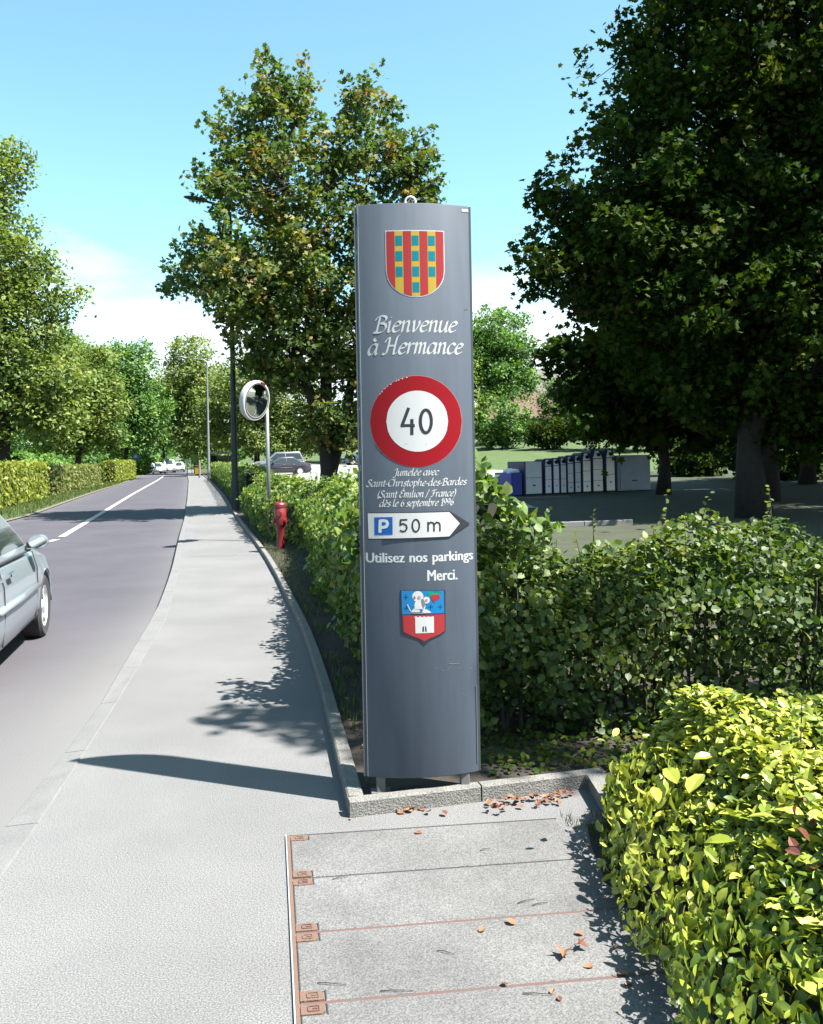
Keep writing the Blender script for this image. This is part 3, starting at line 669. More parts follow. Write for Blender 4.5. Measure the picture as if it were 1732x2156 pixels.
def spline(p, n=5):
    if len(p) < 3: return p
    out = []
    for i in range(len(p) - 1):
        p0, p1, p2, p3 = p[max(i - 1, 0)], p[i], p[i + 1], p[min(i + 2, len(p) - 1)]
        for k in range(n):
            t = k / n
            out.append(tuple(.5 * (2 * p1[j] + (p2[j] - p0[j]) * t + (2 * p0[j] - 5 * p1[j] + 4 * p2[j] - p3[j]) * t * t + (3 * p1[j] - p0[j] - 3 * p2[j] + p3[j]) * t ** 3) for j in (0, 1)))
    return out + [p[-1]]
GL_ = {
 'a': (1.05, [[(.8, .85), (.5, 1), (.15, .7), (.1, .25), (.32, 0), (.62, .2), (.8, .6)], [(.82, 1), (.8, .2), (.9, 0), (1.05, .15)]]),
 'b': (.95, [[(.15, 1.7), (.14, .25), (.35, 0), (.65, .15), (.82, .55), (.7, .95), (.45, 1), (.18, .7)]]),
 'c': (.8, [[(.78, .82), (.5, 1), (.18, .75), (.1, .3), (.35, 0), (.75, .2)]]),
 'd': (1.05, [[(.8, .85), (.5, 1), (.15, .7), (.1, .25), (.32, 0), (.62, .2), (.8, .6)], [(.82, 1.7), (.8, .2), (.9, 0), (1.05, .15)]]),
 'e': (.85, [[(.15, .5), (.6, .6), (.75, .82), (.5, 1), (.2, .75), (.1, .3), (.35, 0), (.78, .2)]]),
 'h': (1.0, [[(.3, 1.72), (.16, 1.5), (.15, 0)], [(.15, .6), (.45, .98), (.7, .9), (.72, .2), (.82, 0), (.98, .15)]]),
 'i': (.5, [[(.05, .85), (.18, 1), (.2, .2), (.3, 0), (.45, .15)], [(.2, 1.34), (.27, 1.42)]]),
 'k': (.9, [[(.15, 1.7), (.15, 0)], [(.7, 1), (.2, .5), (.8, 0)]]),
 'l': (.5, [[(.36, 1.72), (.2, 1.5), (.18, .2), (.28, 0), (.45, .15)]]),
 'm': (1.32, [[(.05, .85), (.17, 1), (.17, 0)], [(.17, .6), (.42, .98), (.6, .9), (.6, 0)], [(.6, .6), (.85, .98), (1.03, .9), (1.03, .2), (1.12, 0), (1.28, .15)]]),
 'n': (.97, [[(.05, .85), (.17, 1), (.17, 0)], [(.17, .6), (.45, .98), (.68, .9), (.68, .2), (.78, 0), (.93, .15)]]),
 'o': (.92, [[(.5, 1), (.18, .75), (.1, .35), (.35, 0), (.65, .2), (.8, .65), (.5, 1)]]),
 'p': (.92, [[(.05, .9), (.17, 1), (.15, -.55)], [(.16, .6), (.45, 1), (.75, .8), (.75, .35), (.45, 0), (.17, .15)]]),
 'r': (.7, [[(.05, .85), (.17, 1), (.17, 0)], [(.17, .6), (.42, .95), (.65, .9)]]),
 's': (.72, [[(.68, .85), (.45, 1), (.2, .82), (.3, .58), (.58, .4), (.6, .15), (.35, 0), (.08, .12)]]),
 't': (.56, [[(.25, 1.4), (.22, .2), (.35, 0), (.55, .15)], [(0, .98), (.55, .98)]]),
 'u': (1.02, [[(.05, .85), (.17, 1), (.15, .25), (.35, 0), (.6, .25), (.75, .6)], [(.78, 1), (.76, .2), (.86, 0), (1, .15)]]),
 'v': (.85, [[(.05, .88), (.2, 1), (.28, .3), (.35, 0), (.6, .35), (.75, .75), (.68, 1)]]),
 '-': (.5, [[(.05, .5), (.45, .5)]]), '(': (.45, [[(.42, 1.6), (.15, 1.1), (.12, .4), (.3, -.25)]]), ')': (.45, [[(.1, 1.6), (.34, 1.0), (.34, .4), (.05, -.25)]]),
 '/': (.75, [[(0, -.2), (.55, 1.65)]]), ' ': (.5, []),
 'B': (1.2, [[(.35, 1.5), (.3, 0)], [(0, 1.15), (.1, 1.4), (.5, 1.55), (.95, 1.4), (.9, 1.05), (.45, .85)], [(.45, .85), (.95, .78), (1.1, .42), (.8, .05), (.3, 0), (.02, .06)]]),
 'C': (1.15, [[(1.1, 1.25), (.95, 1.53), (.5, 1.45), (.15, .95), (.2, .3), (.6, 0), (1.1, .3)]]),
 'E': (1.0, [[(1, 1.3), (.7, 1.53), (.3, 1.4), (.35, 1.0), (.65, .88)], [(.65, .88), (.2, .72), (.1, .33), (.4, 0), (.95, .25)], [(.62, 1.66), (.78, 2.1)]]),
 'F': (1.05, [[(.5, 1.45), (.42, .3), (.2, 0), (0, .1)], [(0, 1.15), (.15, 1.45), (.6, 1.43), (1.1, 1.55)], [(.25, .8), (.85, .82)]]),
 'H': (1.4, [[(0, 1.1), (.1, 1.38), (.38, 1.45), (.33, .2), (.15, 0), (-.05, .08)], [(1.28, 1.75), (1.08, 1.5), (1.02, .2), (1.12, 0), (1.34, .15)], [(.33, .78), (1.05, .8)]]),
 'J': (.85, [[(.12, 1.2), (.28, 1.45), (.75, 1.52)], [(.65, 1.52), (.6, .1), (.4, -.3), (.02, -.25)]]),
 'S': (1.0, [[(.95, 1.25), (.7, 1.53), (.35, 1.4), (.35, 1.05), (.75, .65), (.8, .28), (.5, 0), (.1, .1), (0, .3)]]),
 '1': (.62, [[(.12, 1.15), (.38, 1.5), (.38, 0)], [(.15, 0), (.6, 0)]]),
 '6': (.88, [[(.72, 1.48), (.3, 1.1), (.12, .5), (.3, .05), (.6, .1), (.74, .5), (.5, .85), (.2, .6)]]),
 '9': (.88, [[(.12, .02), (.55, .42), (.74, 1.0), (.56, 1.45), (.26, 1.4), (.12, 1.0), (.36, .65), (.68, .9)]])}
def acc(ch, st): w, s = GL_[ch]; return (w, s + st)
GL_['é'] = acc('e', [[(.5, 1.16), (.66, 1.52)]]); GL_['è'] = acc('e', [[(.32, 1.48), (.55, 1.22)]]); GL_['à'] = acc('a', [[(.35, 1.5), (.6, 1.22)]]); GL_['É'] = GL_['E']; GL_['E'] = (1.0, GL_['E'][1][:2])
def script_line(text, x0, x1, yb, xh, name='lettering', w=.245):
    (u0, zb), (u1, zb2) = SU(x0, yb), SU(x1, yb); uc, zc = SU((x0 + x1) / 2, yb)
    h = xh / F * (YP - .04); tot = sum(GL_[c][0] for c in text); sx = (u1 - u0 - .22 * h) / tot
    d = DC(); cur = u0; nv = (w * h * .78 * .5 * 1.1, w * h * .62 * .5 * 1.1)
    for c in text:
        wd, st = GL_[c]
        for s_ in st:
            pts = [(cur + x * sx + .22 * y * h, zc + y * h) for x, y in spline(s_)]
            d.nib(pts, nv, .0004, .028 * h)
        cur += wd * sx
    d.obj(name, M['white'])
script_line('Bienvenue', 787, 962, 699, 22.5); script_line('à Hermance', 774, 974, 745, 22.5)
script_line('Jumelée avec', 828, 923, 1000.5, 9.6, w=.27); script_line('Saint-Christophe-des-Bardes', 772.5, 980, 1022.5, 9.6, w=.27)
script_line('(Saint Émilion / France)', 795, 958, 1046, 9.6, w=.27); script_line('dès le 6 septembre 1996', 799, 954, 1065, 9.6, w=.27)

# first coat of arms
sh = thing  # (parts below hang on the pylon)
def U(x): return SU(x, 560)[0]
z_top, z_side, z_bot = SU(873, 485.6)[1], SU(873, 570)[1], SU(873, 626.5)[1]
uL, uR = U(812.6), U(933.9); uC = (uL + uR) / 2; hw = (uR - uL) / 2
def shape_lo(u, ins=0.0):
    t = min(1, abs(u - uC) / (hw - ins)); return z_side - (z_side - z_bot - ins) * math.sqrt(max(0, 1 - t * t))
d = DC(); d.cols(uL, uR, lambda u: shape_lo(u), lambda u: z_top, .0008, 40); crest = d.obj('coat_of_arms', M['white'])
ins = .0042; span = 2 * (hw - ins)
for i in range(7):
    a, c = uL + ins + span * i / 7, uL + ins + span * (i + 1) / 7
    d = DC(); d.cols(a, c, lambda u: shape_lo(u, ins), lambda u: z_top - ins, .0014, 8); d.obj('stripe', M['crest_red'] if i % 2 == 0 else M['crest_yellow'], crest)
zc_ = lambda cy: SU(873, (500 + cy / 3.849) * .7757)[1]
for i, rows in ((1, 3), (3, 4), (5, 3)):
    a, c = uL + ins + span * i / 7 + .003, uL + ins + span * (i + 1) / 7 - .003
    for r0, r1 in ((543, 645), (703, 805), (865, 968), (1027, 1132))[:rows]:
        d = DC(); z0_, z1_ = zc_(r1), zc_(r0); d.cols(a, c, lambda u: z0_, lambda u: z1_, .0020, 3); d.obj('billet', M['crest_teal'], crest)

# 40 disc
uc, zc = SU(876.8, 887); ra = 95.5 / F * (YP - .05)
d = DC(); d.cols(uc - ra, uc + ra, lambda u: zc - math.sqrt(max(0, ra * ra - (u - uc) ** 2)), lambda u: zc + math.sqrt(max(0, ra * ra - (u - uc) ** 2)), .0010, 56)
disc = d.obj('speed_disc', M['red'])
rb = ra + .0016
d = DC(); d.cols(uc - rb, uc + rb, lambda u: zc - math.sqrt(max(0, rb * rb - (u - uc) ** 2)), lambda u: zc + math.sqrt(max(0, rb * rb - (u - uc) ** 2)), .0005, 56); d.obj('disc_rim', M['crest_pink'], disc)
uc2, zc2 = SU(878.3, 886.6); ri = 64 / F * (YP - .05)
d = DC(); d.cols(uc2 - ri, uc2 + ri, lambda u: zc2 - math.sqrt(max(0, ri * ri - (u - uc2) ** 2)), lambda u: zc2 + math.sqrt(max(0, ri * ri - (u - uc2) ** 2)), .0017, 44); d.obj('disc_centre', M['white'], disc)
d = DC(); rnd2 = random.Random(5)                     # worn edge of the foil
for k in range(9):
    a = R(100 + k * 5.2 + rnd2.uniform(-1.5, 1.5)); q = ra - .001; s_ = rnd2.uniform(.002, .006)
    d.poly([(uc + q * math.cos(a), zc + q * math.sin(a)), (uc + (q - s_) * math.cos(a + .02), zc + (q - s_) * math.sin(a + .02)), (uc + q * math.cos(a + .045), zc + q * math.sin(a + .045))], .0018)
d.obj('worn_edge', M['white'], disc)
def PXS(pts): return [SU(x, y) for x, y in pts]
def arc(cx, cy, rx, ry, a0, a1, n=14): return [(cx + rx * math.cos(R(a0 + (a1 - a0) * k / n)), cy - ry * math.sin(R(a0 + (a1 - a0) * k / n))) for k in range(n + 1)]
def numerals(strokes, wpx, off, m, parent, name):
    for ch in strokes:
        d = DC()
        for s_ in ch: d.pen(PXS(s_), wpx / F * (YP - .05), off)
        d.obj(name, m, parent)
numerals([[[(860, 858.5), (846.2, 896), (872.5, 896)], [(866.5, 882), (866.5, 915.5)]],
          [arc(895.2, 887, 11.3, 24, 0, 360, 26)]], 6.6, .0024, M['ink'], disc, 'numeral')
# parking board
bd = [(775.7, 1079.4), (943.5, 1076), (984.3, 1101.2), (943, 1129), (777.7, 1133.4)]
def board(pts, o0, o1, m, name, parent=None):
    b = MB(); q = PXS(pts); us = sorted(set([p[0] for p in q] + list(np.linspace(min(p[0] for p in q), max(p[0] for p in q), 18))))
    def zr(u):
        zs = []
        for i in range(len(q)):
            (a, za), (c, zc_) = q[i], q[(i + 1) % len(q)]
            if abs(a - c) > 1e-9 and min(a, c) - 1e-9 <= u <= max(a, c) + 1e-9: zs.append(za + (zc_ - za) * (u - a) / (c - a))
        return min(zs), max(zs)
    rr = []
    for u in us:
        lo, hi = zr(u); hi = max(hi, lo + 1e-4); rr.append([SF(u, lo, OFF + o0), SF(u, hi, OFF + o0), SF(u, hi, OFF + o1), SF(u, lo, OFF + o1)])
    b.rings(rr); return b.obj(name, m, parent or pylon)
brd = board([(775.2, 1078.6), (943.8, 1075.0), (985.4, 1101.2), (943.6, 1130.2), (777.2, 1134.6)], .0002, .0040, M['ink'], 'parking_board')
board([(776.2, 1080), (943, 1077.2), (964.4, 1101), (943, 1128), (778.2, 1132.8)], .0030, .0048, M['white'], 'board_face', brd)
board([(789.8, 1088.2), (827, 1087.4), (827.3, 1124.6), (790.4, 1125.5)], .0035, .0054, M['p_blue'], 'parking_symbol', brd)
d = DC(); q = PXS([(801.5, 1120.5), (801.8, 1095.5), (809, 1095), (815, 1096.5), (817, 1102), (814.5, 1107.5), (808, 1109.3), (802, 1109.5)]); d.pen(q, 6.2 / F * 4.13, .0058); d.obj('letter_p', M['white'], brd)
cx = lambda a: (900 + a / 3.849) * .7757
cy = lambda a: (1350 + a / 3.849) * .7757
numerals([[[(cx(790), cy(228)), (cx(722), cy(230)), (cx(718), cy(284))] + [(cx(718), cy(284)), (cx(745), cy(268)), (cx(778), cy(285)), (cx(786), cy(315)), (cx(772), cy(344)), (cx(742), cy(352)), (cx(714), cy(338))]],
          [[(cx(876) + 7.2 * math.cos(R(t)), cy(289) - 12.8 * math.sin(R(t))) for t in range(0, 361, 15)]],
          [[(cx(1000), cy(250)), (cx(1000), cy(352))], [(cx(1000), cy(280)), (cx(1025), cy(255)), (cx(1052), cy(262)), (cx(1060), cy(285)), (cx(1060), cy(350))],
          [(cx(1060), cy(282)), (cx(1085), cy(254)), (cx(1112), cy(262)), (cx(1120), cy(285)), (cx(1120), cy(349))]]], 3.4, .0056, M['ink'], brd, 'numeral')
def font_line(text, x0, x1, yb, cap_px, offset=.0, name='lettering', drop=0.0):
    cu = bpy.data.curves.new('t', 'FONT'); cu.body = text; cu.offset = offset; cu.resolution_u = 3; cu.space_word = 1.25
    ob = bpy.data.objects.new('t', cu); COL.objects.link(ob)
    bpy.context.view_layer.update(); dg = bpy.context.evaluated_depsgraph_get()
    me = bpy.data.meshes.new_from_object(ob.evaluated_get(dg))
    vs_ = [tuple(v.co) for v in me.vertices]; fs = [tuple(p.vertices) for p in me.polygons]
    bpy.data.objects.remove(ob); bpy.data.curves.remove(cu); bpy.data.meshes.remove(me)
    xa, xb = min(v[0] for v in vs_), max(v[0] for v in vs_)
    u0, u1 = SU(x0, yb)[0], SU(x1, yb)[0]; zc = SU((x0 + x1) / 2, yb)[1]; k = cap_px / F * (YP - .05) / .69
    b = MB()
    for j, dx in enumerate((-.034, -.017, 0, .017, .034)): b.add([SF(u0 + (v[0] + dx - xa) / (xb - xa) * (u1 - u0), zc + v[1] * k, OFF + .0003 + .00008 * j) for v in vs_], fs)
    b.obj(name, M['white'], pylon)
font_line('Utilisez nos parkings', 772.7, 992.2, 1182, 20.5); font_line('Merci.', 899.3, 960, 1220.3, 22.5)
# second coat of arms: raised enamel shield
e = lambda a, c: ((1060 + a / 9.116) * .7757, (1580 + c / 9.116) * .7757)
def mid(u0, u1, fn): pass
shp = [e(258, 185), e(1290, 182), e(1312, 760), e(1325, 1180), e(1200, 1270), e(960, 1370), e(820, 1500), e(700, 1380), e(480, 1300), e(300, 1220), e(285, 800)]
crest2 = board([e(255, 178), e(1325, 172), e(1330, 1190), e(1200, 1290), e(960, 1400), e(835, 1540), e(690, 1395), e(470, 1315), e(285, 1230), e(262, 800)], .0003, .0030, M['ink'], 'coat_of_arms')
board([e(268, 195), e(1288, 190), e(1300, 745), e(285, 775)], .0025, .0036, M['crest_blue'], 'field', crest2)
board([e(300, 800), e(1305, 770), e(1312, 1180), e(1190, 1265), e(950, 1365), e(820, 1440), e(690, 1365), e(490, 1295), e(325, 1210)], .0025, .0036, M['crest_red'], 'field', crest2)
board([e(600, 850), e(1050, 835), e(1055, 1225), e(610, 1245)], .0030, .0042, M['white'], 'tower', crest2)
d = DC()
for a0 in (590, 690, 790, 890, 990):
    d.poly(PXS([e(a0, 862), e(a0, 828), e(a0 + 55, 826), e(a0 + 55, 860)]), .0042)
d.obj('tower', M['white'], crest2)
d = DC(); d.poly(PXS([e(775, 1200), e(778, 1085), e(810, 1062), e(815, 1200)]), .0048); d.poly(PXS([e(845, 1200), e(840, 1062), e(870, 1085), e(880, 1198)]), .0048); d.obj('gate', M['ink'], crest2)
def blob2(a, c, r, k=1.0, n=14): return PXS([e(a + r * math.cos(2 * math.pi * i / n), c + r * k * math.sin(2 * math.pi * i / n)) for i in range(n)])
d = DC(); d.poly(blob2(665, 335, 135), .0042); d.poly(blob2(870, 425, 85), .0043); d.poly(PXS([e(560, 640), e(600, 470), e(760, 420), e(850, 560), e(830, 650)]), .0044)
d.poly(PXS([e(490, 720), e(560, 645), e(700, 660), e(720, 720)]), .0046); d.poly(PXS([e(770, 735), e(790, 650), e(880, 650), e(985, 720), e(960, 742)]), .0046)
d.poly(PXS([e(405, 535), e(425, 530), e(500, 690), e(480, 700)]), .0046); d.obj('figure', M['white'], crest2)
d = DC(); d.poly(blob2(585, 365, 26, 1.6), .0050); d.poly(PXS([e(740, 400), e(800, 390), e(845, 520), e(800, 640), e(760, 520)]), .0050); d.poly(PXS([e(500, 760), e(540, 715), e(700, 722), e(900, 745), e(760, 765)]), .0050); d.poly(PXS([e(560, 600), e(580, 545), e(600, 620)]), .0051); d.obj('figure_shading', M['crest_grey'], crest2)['kind'] = 'stuff'
d = DC(); d.poly(blob2(695, 360, 38), .0052); d.poly(blob2(870, 430, 34), .0052); d.obj('figure_face', M['crest_pink'], crest2)
d = DC()
for a, c in ((1010, 330), (1075, 320), (1140, 315), (1035, 385), (1105, 380), (1165, 350), (1060, 435)): d.poly(blob2(a, c, 40), .0046 + .0001 * (a % 7))
d.obj('grapes', M['crest_red'], crest2)
d = DC(); d.poly(PXS([e(900, 215), e(1120, 205), e(1240, 240), e(1150, 285), e(960, 300), e(890, 370)]), .0043); d.obj('vine_leaf', M['crest_green'], crest2)
for a, c in ((380, 350), (390, 620), (975, 590), (1205, 590)):
    d = DC()
    for p_, q_ in (((a - 55, c), (a + 55, c)), ((a, c - 65), (a, c + 65))): d.pen(PXS([e(*p_), e(*q_)]), 14 / 9.116 * .7757 / F * 4.13, .0044)
    d.obj('small_cross', M['ink'], crest2)
# wear: scuffs, sticker
d = DC(); rnd2 = random.Random(8)
def scuff(x, y, w, h, off=.0009):
    d.poly(PXS([(x, y), (x + w * .4, y - h), (x + w, y - h * .3), (x + w * .6, y + h * .6)]), off)
for _ in range(10): scuff(911 + rnd2.random() * 80, 1404 + rnd2.uniform(-1.5, 6), rnd2.uniform(3, 11), rnd2.uniform(.5, 1.1))
for _ in range(5): scuff(940 + rnd2.random() * 22, 1394 + rnd2.uniform(-1, 3), rnd2.uniform(5, 12), rnd2.uniform(.6, 1.5))
for _ in range(4): scuff(966 + rnd2.random() * 14, 1458 + rnd2.random() * 6, rnd2.uniform(4, 9), .5)
for _ in range(5): scuff(972 + rnd2.random() * 10, 652 + rnd2.uniform(-2, 2), rnd2.uniform(3, 6), rnd2.uniform(.6, 1.2))
for _ in range(4): scuff(845 + rnd2.random() * 60, 932 + rnd2.random() * 6, rnd2.uniform(3, 6), .4, .0021)
d.obj('scuff_marks', M['crest_grey'])['kind'] = 'stuff'
d = DC(); d.poly(PXS([(969, 441.5), (982, 441.8), (982.5, 447.5), (969, 447)]), .0009); d.obj('sticker', M['white'])
# ------------------------------------------------------------------ cars
M['glass'] = mat('car_glass', (0.015, 0.022, 0.022), 0.06, spec=0.8)
M['tyre'] = mat('tyre_rubber', (0.025, 0.025, 0.027), 0.85)
M['rim'] = mat('wheel_rim', (0.62, 0.63, 0.64), 0.3, 0.6)
M['trim'] = mat('black_trim', (0.03, 0.03, 0.032), 0.6)
M['under'] = mat('car_underside', (0.012, 0.012, 0.012), 0.9)
M['lens_red'] = mat('tail_lens', (0.35, 0.01, 0.01), 0.2); M['lens'] = mat('head_lens', (0.65, 0.67, 0.68), 0.12, 0.3)
M['mirror'] = mat('mirror_glass', (0.85, 0.87, 0.88), 0.03, 1.0)
M['handle'] = mat('chrome', (0.75, 0.76, 0.77), 0.15, 1.0)
def paint(name, c, metal=0.3): return mat(name, c, 0.32, metal, coat=0.6)
def make_car(label, loc, heading, body, L=4.35, W=1.72, H=1.44, wb=2.6, r=0.30, style='sedan', name='car', group=None, detail=True):
    """x forward, y left, z up"""
    t = thing(name, label, 'van' if style == 'van' else 'car', loc, heading, group)
    h2 = L / 2; fx, rx = wb / 2 + .02, -wb / 2 - .02; belt = 0.92 if style != 'van' else 1.15
    cowl = h2 - (1.18 if style != 'van' else .75)
    if style == 'sedan': tp = [(-h2, .62), (-h2 + .06, .86), (-h2 + .55, .95), (-1.0, belt + .01), (cowl, belt - .02), (h2 - .35, .78), (h2 - .08, .66), (h2, .52)]
    elif style == 'van': tp = [(-h2, .7), (-h2 + .04, belt), (cowl, belt), (h2 - .2, .92), (h2 - .05, .75), (h2, .5)]
    else: tp = [(-h2, .60), (-h2 + .05, .88), (-h2 + .2, belt + .02), (-1.0, belt + .01), (cowl, belt - .02), (h2 - .35, .80), (h2 - .08, .68), (h2, .52)]
    zt = lambda x: float(np.interp(x, [p[0] for p in tp], [p[1] for p in tp]))
    def hw_(x):
        e = max(0, (abs(x) - (h2 - .75)) / .75); return W / 2 * (1 - .16 * e * e)
    xs = sorted(set(list(np.linspace(-h2, h2, 45)) + [a + d * .36 * math.cos(k * math.pi / 12) for a in (fx, rx) for d in (1,) for k in range(13)]))
    rings = []
    for x in xs:
        w, top = hw_(x), zt(x); arch = 0
        for a in (fx, rx):
            if abs(x - a) < r + .055: arch = max(arch, r + math.sqrt(max(0, (r + .055) ** 2 - (x - a) ** 2)))
        e = max(0, (abs(x) - (h2 - .12)) / .12); lo = .19 + .08 * e
        pr = [(w - .10, lo), (w - .025, .27), (w - .005, .40), (w, .55), (w - .012, top - .20), (w - .05, top - .07), (w - .16, top)]
        half = [(y, max(z, arch if i < 4 else z, lo)) for i, (y, z) in enumerate(pr)]
        half = [(y, min(z, top)) for y, z in half]
        rings.append([(x, y, z) for y, z in half] + [(x, 0, top + .03)] + [(x, -y, z) for y, z in reversed(half)])
    b = MB(); b.rings(rings, True, True, closed=False); b.obj('body', body, t, True, 38)
    b = MB(); b.box((0, 0, .38), (L - .5, W - .42, .34)); b.obj('underside', M['under'], t)
    # cabin
    if style == 'sedan': lo4, lo1, up4, up2 = -h2 + .62, cowl + .02, -h2 + 1.25, cowl - .78
    elif style == 'van': lo4, lo1, up4, up2 = -h2 + .05, cowl + .02, -h2 + .12, cowl - .55
    elif style == 'estate': lo4, lo1, up4, up2 = -h2 + .12, cowl + .02, -h2 + .42, cowl - .78
    else: lo4, lo1, up4, up2 = -h2 + .12, cowl + .02, -h2 + .62, cowl - .80
    wb_, wt = W / 2 - .065, W / 2 - .25
    def lerp(a, c, k): return a + (c - a) * k
    def cab(k, ins=0.0):
        z = lerp(belt - .04, H - .05, k); x4, x1, w = lerp(lo4, up4, k) + ins, lerp(lo1, up2, k) - ins, lerp(wb_, wt, k ** 1.25) - ins
        return [(x4, -w + .08, z), (x4 + .08, -w, z), (x1 - .16, -w, z), (x1, -w + .28, z), (x1 + .03, 0, z), (x1, w - .28, z), (x1 - .16, w, z), (x4 + .08, w, z), (x4, w - .08, z), (x4 - .03, 0, z)]
    b = MB(); top_ = [(x, y, H - .008) for x, y, z in cab(1.0, .09)]
    b.rings([cab(k) for k in (0, .25, .5, .75, .93, 1.0)] + [[(x, y, H - .02) for x, y, z in cab(1.0, .04)], top_]); b.obj('cabin', body, t, True, 40)
    def side(x, k, s, off=.004): return (x, s * (lerp(wb_, wt, k ** 1.25) + off), lerp(belt - .04, H - .05, k))
    def pane(quad, name, m=M['glass']):
        b = MB(); b.add(quad, [tuple(range(len(quad)))]); return b.obj(name, m, t)
    xa = lambda k: lerp(lo1, up2, k) - .20; xz = lambda k: lerp(lo4, up4, k) + .14; xm = (lo1 + lo4) / 2 - .05
    for s in (1, -1):
        k0, k1 = .14, .86
        for x_f, x_b in ((xa, lambda k: xm + .04), (lambda k: xm - .04, xz)):
            pts = []
            for k in np.linspace(k0, k1, 5): pts.append(side(x_f(k), k, s))
            for k in np.linspace(k1, k0, 5): pts.append(side(x_b(k), k, s))
            b = MB(); n_ = 5; b.add(pts, [(i, i + 1, 9 - i - 1, 9 - i) for i in range(4)]); b.obj('side_window', M['glass'], t)
    for q0, q1, nm in ((lo1, up2, 'windscreen'), (lo4, up4, 'rear_window')):
        sgn = 1 if nm == 'windscreen' else -1; pts = []
        for k in np.linspace(.1, .9, 5):
            x = lerp(q0, q1, k); w = lerp(wb_, wt, k ** 1.25) - (.30 if sgn > 0 else .13); z = lerp(belt - .04, H - .05, k)
            pts += [(x + sgn * .006, -w, z), (x + sgn * .037, 0, z), (x + sgn * .006, w, z)]
        b = MB(); b.add(pts, [(3 * i + j, 3 * i + j + 1, 3 * i + j + 4, 3 * i + j + 3) for i in range(4) for j in range(2)]); b.obj(nm, M['glass'], t)
    for a in (fx, rx):
        for s in (1, -1):
            y = s * (W / 2 - .11)
            b = MB(); b.lathe([(r * .66, -.09), (r * .9, -.10), (r, -.075), (r, .075), (r * .9, .10), (r * .66, .09)], 28, (a, y, r), 'y', False); wh = b.obj('wheel', M['tyre'], t, True, 40)
            b = MB(); o_ = s * .075; b.lathe([(r * .69, o_ - s * .05), (r * .69, o_ + s * .012), (r * .62, o_ + s * .014), (r * .60, o_ - s * .03)], 28, (a, y, r), 'y', False)
            for k in range(5 if detail else 0):
                an = k * 2 * math.pi / 5 + .3; c_, s_ = math.cos(an), math.sin(an); w0, w1 = .05, .035
                q = [(.0 * c_, 0)]; pts = []
                for rr_, ww in ((.02, w0), (r * .64, w1)):
                    for sg in (-1, 1): pts.append((a + rr_ * c_ - sg * ww * s_, y + o_ + s * .006, r + rr_ * s_ + sg * ww * c_))
                b.add(pts, [(0, 1, 3, 2)])
            if not detail: b.lathe([(.01, o_ + s * .01), (r * .6, o_ + s * .005)], 16, (a, y, r), 'y')
            b.lathe([(.06, o_ - s * .02), (.06, o_ + s * .014), (.01, o_ + s * .018)], 12, (a, y, r), 'y')
            rm = b.obj('rim', M['rim'], wh, True, 30)
            b = MB(); b.lathe([(r * .6, o_ - s * .035), (.01, o_ - s * .04)], 20, (a, y, r), 'y'); b.obj('brake_disc', M['under'], wh)
            if s > -2:
                b = MB(); pts = [(a + (r + .05) * math.cos(k), s * (W / 2 - .02), r + (r + .05) * math.sin(k)) for k in np.linspace(0, math.pi, 13)]
                b.tube(pts, .012, 5); b.obj('wheel_arch', body, t, True)
    for s in (1, -1):
        mx_ = cowl - .30
        b = MB(); rr = []
        for x_, f_ in ((mx_ + .10, .35), (mx_ + .08, .8), (mx_ + .02, 1.0), (mx_ - .05, .96)):
            rr.append([(x_, s * (W / 2 + .045) + .085 * f_ * math.cos(2 * math.pi * k / 14), belt + .05 + .065 * f_ * math.sin(2 * math.pi * k / 14)) for k in range(14)])
        b.rings(rr); mi = b.obj('door_mirror', body, t, True, 35)
        b = MB(); b.add([(mx_ - .053, s * (W / 2 + .045) + .076 * math.cos(2 * math.pi * k / 14), belt + .05 + .055 * math.sin(2 * math.pi * k / 14)) for k in range(14)], [tuple(range(14))]); b.obj('mirror_glass', M['mirror'], mi)
        b = MB(); b.box((mx_ + .03, s * (W / 2 - .015), belt + .02), (.06, .09, .05)); b.obj('mirror_stalk', M['trim'], mi)
        b = MB(); b.tube([(fx - .50, s * (W / 2 + .004), .56), (0, s * (W / 2 + .008), .555), (rx + .50, s * (W / 2 + .004), .56)], .03, 6); b.obj('side_moulding', body if detail else M['trim'], t, True)
        for xx in (xm + .10, rx + .35):
            b = MB(); b.bbox((xx + .12, s * (W / 2 + .012), .80), (.17, .026, .035), .008); b.obj('door_handle', M['handle'], t)
        for xx in (cowl - .12, xm, rx + .30):
            b = MB(); b.tube([(xx, s * (W / 2 - .045), belt - .05), (xx + .01, s * (W / 2 - .004), .72), (xx + .01, s * (W / 2 + .001), .55), (xx, s * (W / 2 - .020), .27)], .005, 4); b.obj('door_seam', M['trim'], t)
        b = MB(); b.tube([(cowl - .12, s * (W / 2 - .06), belt - .035), (rx + .2, s * (W / 2 - .06), belt - .025)], .012, 5); b.obj('window_sill_trim', M['trim'], t)
        b = MB(); b.bbox((h2 - .10, s * (W / 2 - .34), .66), (.20, .40, .13), .03); b.obj('headlight', M['lens'], t, True)
        b = MB(); b.bbox((-h2 + .055, s * (W / 2 - .26), .76), (.12, .24, .17), .03); b.obj('tail_light', M['lens_red'], t, True)
    b = MB(); b.bbox((h2 - .02, 0, .42), (.12, W - .22, .14), .03); b.obj('bumper', M['trim'] if not detail else body, t, True)
    b = MB(); b.bbox((-h2 + .02, 0, .45), (.12, W - .22, .16), .03); b.obj('bumper', M['trim'] if not detail else body, t, True)
    b = MB(); b.box((-h2 - .05, 0, .62), (.012, .46, .11)); b.obj('number_plate', M['white'], t)
    b = MB(); b.box((h2 + .045, 0, .42), (.012, .46, .10)); b.obj('number_plate', M['white'], t)
    return t
